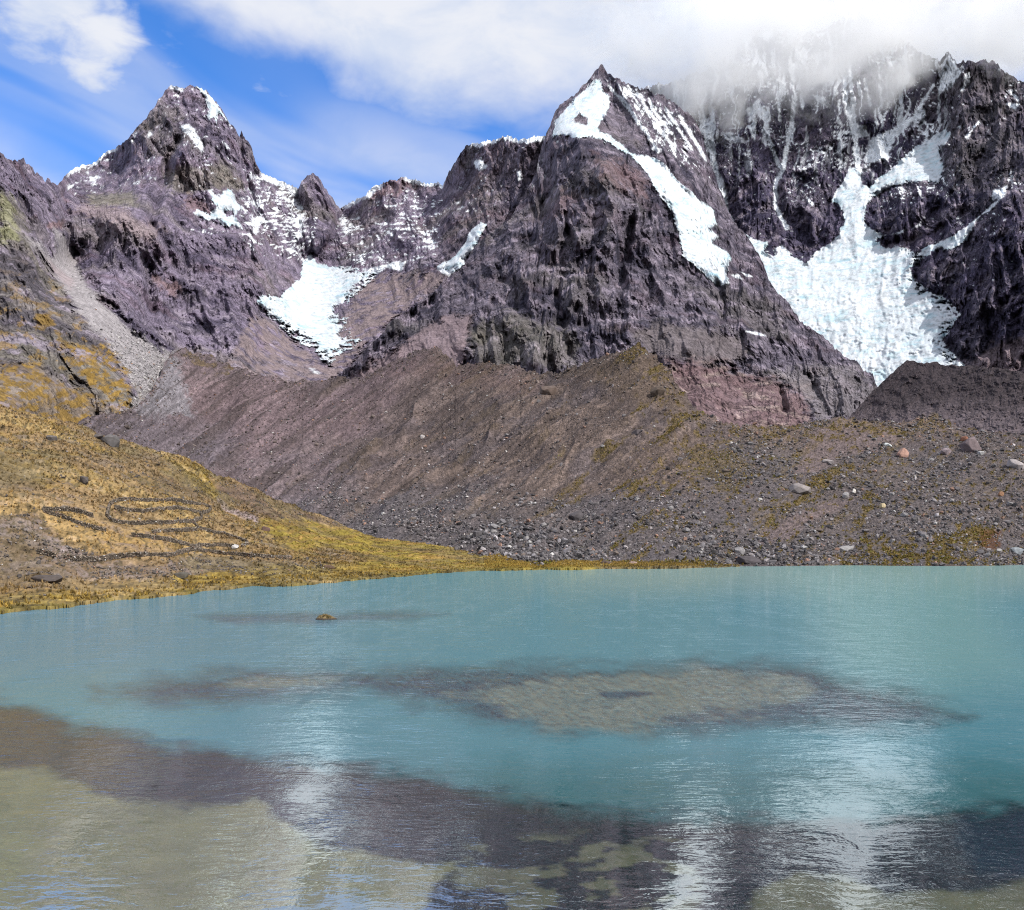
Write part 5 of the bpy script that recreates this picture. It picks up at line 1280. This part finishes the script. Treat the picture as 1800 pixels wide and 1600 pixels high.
# ------------------------------------------------------------------ islet and weed tip in the lake
def lake_pt(px, py):
    d = F * CH / (py - HZ); return np.array([(px - 900) / F * d, d, 0.0])
def islet():
    c = lake_pt(571, 1089)
    k = c[1] / F
    nr, na = 8, 28
    V = [(0, 0, 7.5 * k)]
    for r in range(1, nr + 1):
        t = r / nr
        for a in range(na):
            an = 2 * math.pi * a / na
            w = 1 + 0.22 * math.sin(3 * an + 1) + 0.1 * math.sin(7 * an)
            z = 7.5 * k * (1 - t ** 1.6) * (1 + 0.25 * math.sin(5 * an + 3 * t)) - (0.5 * k * 8 if r == nr else 0)
            V.append((math.cos(an) * 19 * k * t * w, math.sin(an) * 11 * k * t * w, z))
    V = np.array(V)
    fc = [(0, 1 + a, 1 + (a + 1) % na) for a in range(na)]
    for r in range(nr - 1):
        for a in range(na):
            q = 1 + r * na
            fc += [(q + a, q + na + a, q + na + (a + 1) % na), (q + a, q + na + (a + 1) % na, q + (a + 1) % na)]
    hgt = V[:, 2] / (7.5 * k)
    C = np.where((hgt > 0.35)[:, None], np.array([0.17, 0.125, 0.06]), np.array([0.05, 0.038, 0.03]))
    o = add_obj('islet', None, None, None, 'tiny grass-topped islet alone in the lake', 'islet')
    o.location = tuple(c)
    add_obj('soil', raw_mesh('soil', V, np.array(fc), C, True), M_STONE, None, None, None, None, o)
    m = 130
    a = rng.uniform(0, 6.28, m); rr = np.sqrt(rng.random(m)) * 0.75
    pos = np.stack([np.cos(a) * 17 * k * rr, np.sin(a) * 9 * k * rr, 7.0 * k * (1 - rr ** 1.6)], -1)
    add_obj('grass', tufts_mesh('grass', pos, rng.uniform(0.16, 0.34, m), np.array([0.22, 0.16, 0.07])[None] * rng.uniform(0.7, 1.2, (m, 1))), M_GRASS, 'stuff', None, None, None, o)
islet()
def weed_tip():
    c = lake_pt(772, 1242)
    m = 70
    pos = np.stack([rng.normal(0, 0.28, m), rng.normal(0, 0.25, m), np.full(m, -0.02)], -1)
    o = add_obj('water_weed', None, None, None, 'olive weed tip breaking the surface beside the dark weed bed', 'water weed')
    add_obj('leaves', tufts_mesh('leaves', pos, rng.uniform(0.06, 0.13, m), np.array([0.16, 0.14, 0.035])[None] * rng.uniform(0.7, 1.2, (m, 1)), 5, 1.0), M_GRASS, 'stuff', None, None, None, o)
    o.location = tuple(c)
weed_tip()
print('things', time.time() - T0)

# ------------------------------------------------------------------ cloud round the hidden summit
def cloud():
    x0, x1, y0, y1, z0, z1 = 120.0, 2100.0, 2560.0, 2960.0, 1130.0, 1800.0
    V = np.array([(x, y, z) for x in (x0, x1) for y in (y0, y1) for z in (z0, z1)])
    fc = np.array([(0,1,3,2),(4,6,7,5),(0,4,5,1),(2,3,7,6),(0,2,6,4),(1,5,7,3)])
    m = bpy.data.materials.new('cloud_vapour'); m.use_nodes = True
    t = NT(m.node_tree); t.n.clear()
    out = t.new('ShaderNodeOutputMaterial')
    co = t.new('ShaderNodeTexCoord').outputs['Object']
    sx = t.new('ShaderNodeSeparateXYZ'); t.l.new(co, sx.inputs[0])
    x, y, z = sx.outputs
    fcv = t.new('ShaderNodeFloatCurve')
    cu = fcv.mapping.curves[0]
    pts = [(x0, 1740), (300, 1540), (400, 1430), (520, 1335), (620, 1325), (780, 1400), (900, 1380), (1126, 1390), (1282, 1465), (1400, 1510), (1560, 1520), (1800, 1540), (x1, 1580)]
    nrm = [((a - x0) / (x1 - x0), (b - 1000) / 1000) for a, b in pts]
    while len(cu.points) < len(nrm): cu.points.new(0.5, 0.5)
    for q, (a, b) in zip(cu.points, nrm): q.location = (a, b); q.handle_type = 'AUTO'
    fcv.mapping.update()
    t.put(fcv.inputs['Value'], t.ramp(x, x0, x1, 0, 1, False))
    zb = t.math('MULTIPLY_ADD', fcv.outputs[0], 1000.0, 1000.0)
    n1 = t.noise(co, 1 / 230.0, 9, 0.60, 0.8)
    h = t.math('ADD', t.math('SUBTRACT', z, zb), t.math('MULTIPLY', t.math('SUBTRACT', n1, 0.5), 760.0))
    dens = t.ramp(h, 0.0, 70.0, 0.0, 1.0)
    fx = t.ramp(t.math('ADD', x, t.math('MULTIPLY', t.math('SUBTRACT', n1, 0.5), 500.0)), x0 + 60, x0 + 420); fy = t.ramp(y, y0 + 5, y0 + 70); fb = t.ramp(y, y1 - 80, y1 - 5, 1.0, 0.0); fz = t.ramp(z, z1 - 110, z1 - 10, 1.0, 0.0); fr = t.ramp(x, x1 - 300, x1 - 10, 1.0, 0.0)
    holes = t.ramp(t.noise(co, 1 / 190.0, 6, 0.6, 0.7), 0.40, 0.60, 0.22, 1.25)
    dens = t.math('MULTIPLY', dens, holes)
    for q in (fx, fy, fb, fz, fr): dens = t.math('MULTIPLY', dens, q)
    pv = t.new('ShaderNodeVolumePrincipled')
    pv.inputs['Color'].default_value = (1.0, 1.0, 1.0, 1)
    pv.inputs['Anisotropy'].default_value = 0.05
    t.put(pv.inputs['Density'], t.math('MULTIPLY', dens, 0.0085))
    t.l.new(pv.outputs[0], out.inputs['Volume'])
    m.cycles.volume_step_rate = 0.7
    o = add_obj('cloud', raw_mesh('cloud', V, fc), m, 'stuff')
cloud()
print('total', time.time() - T0)
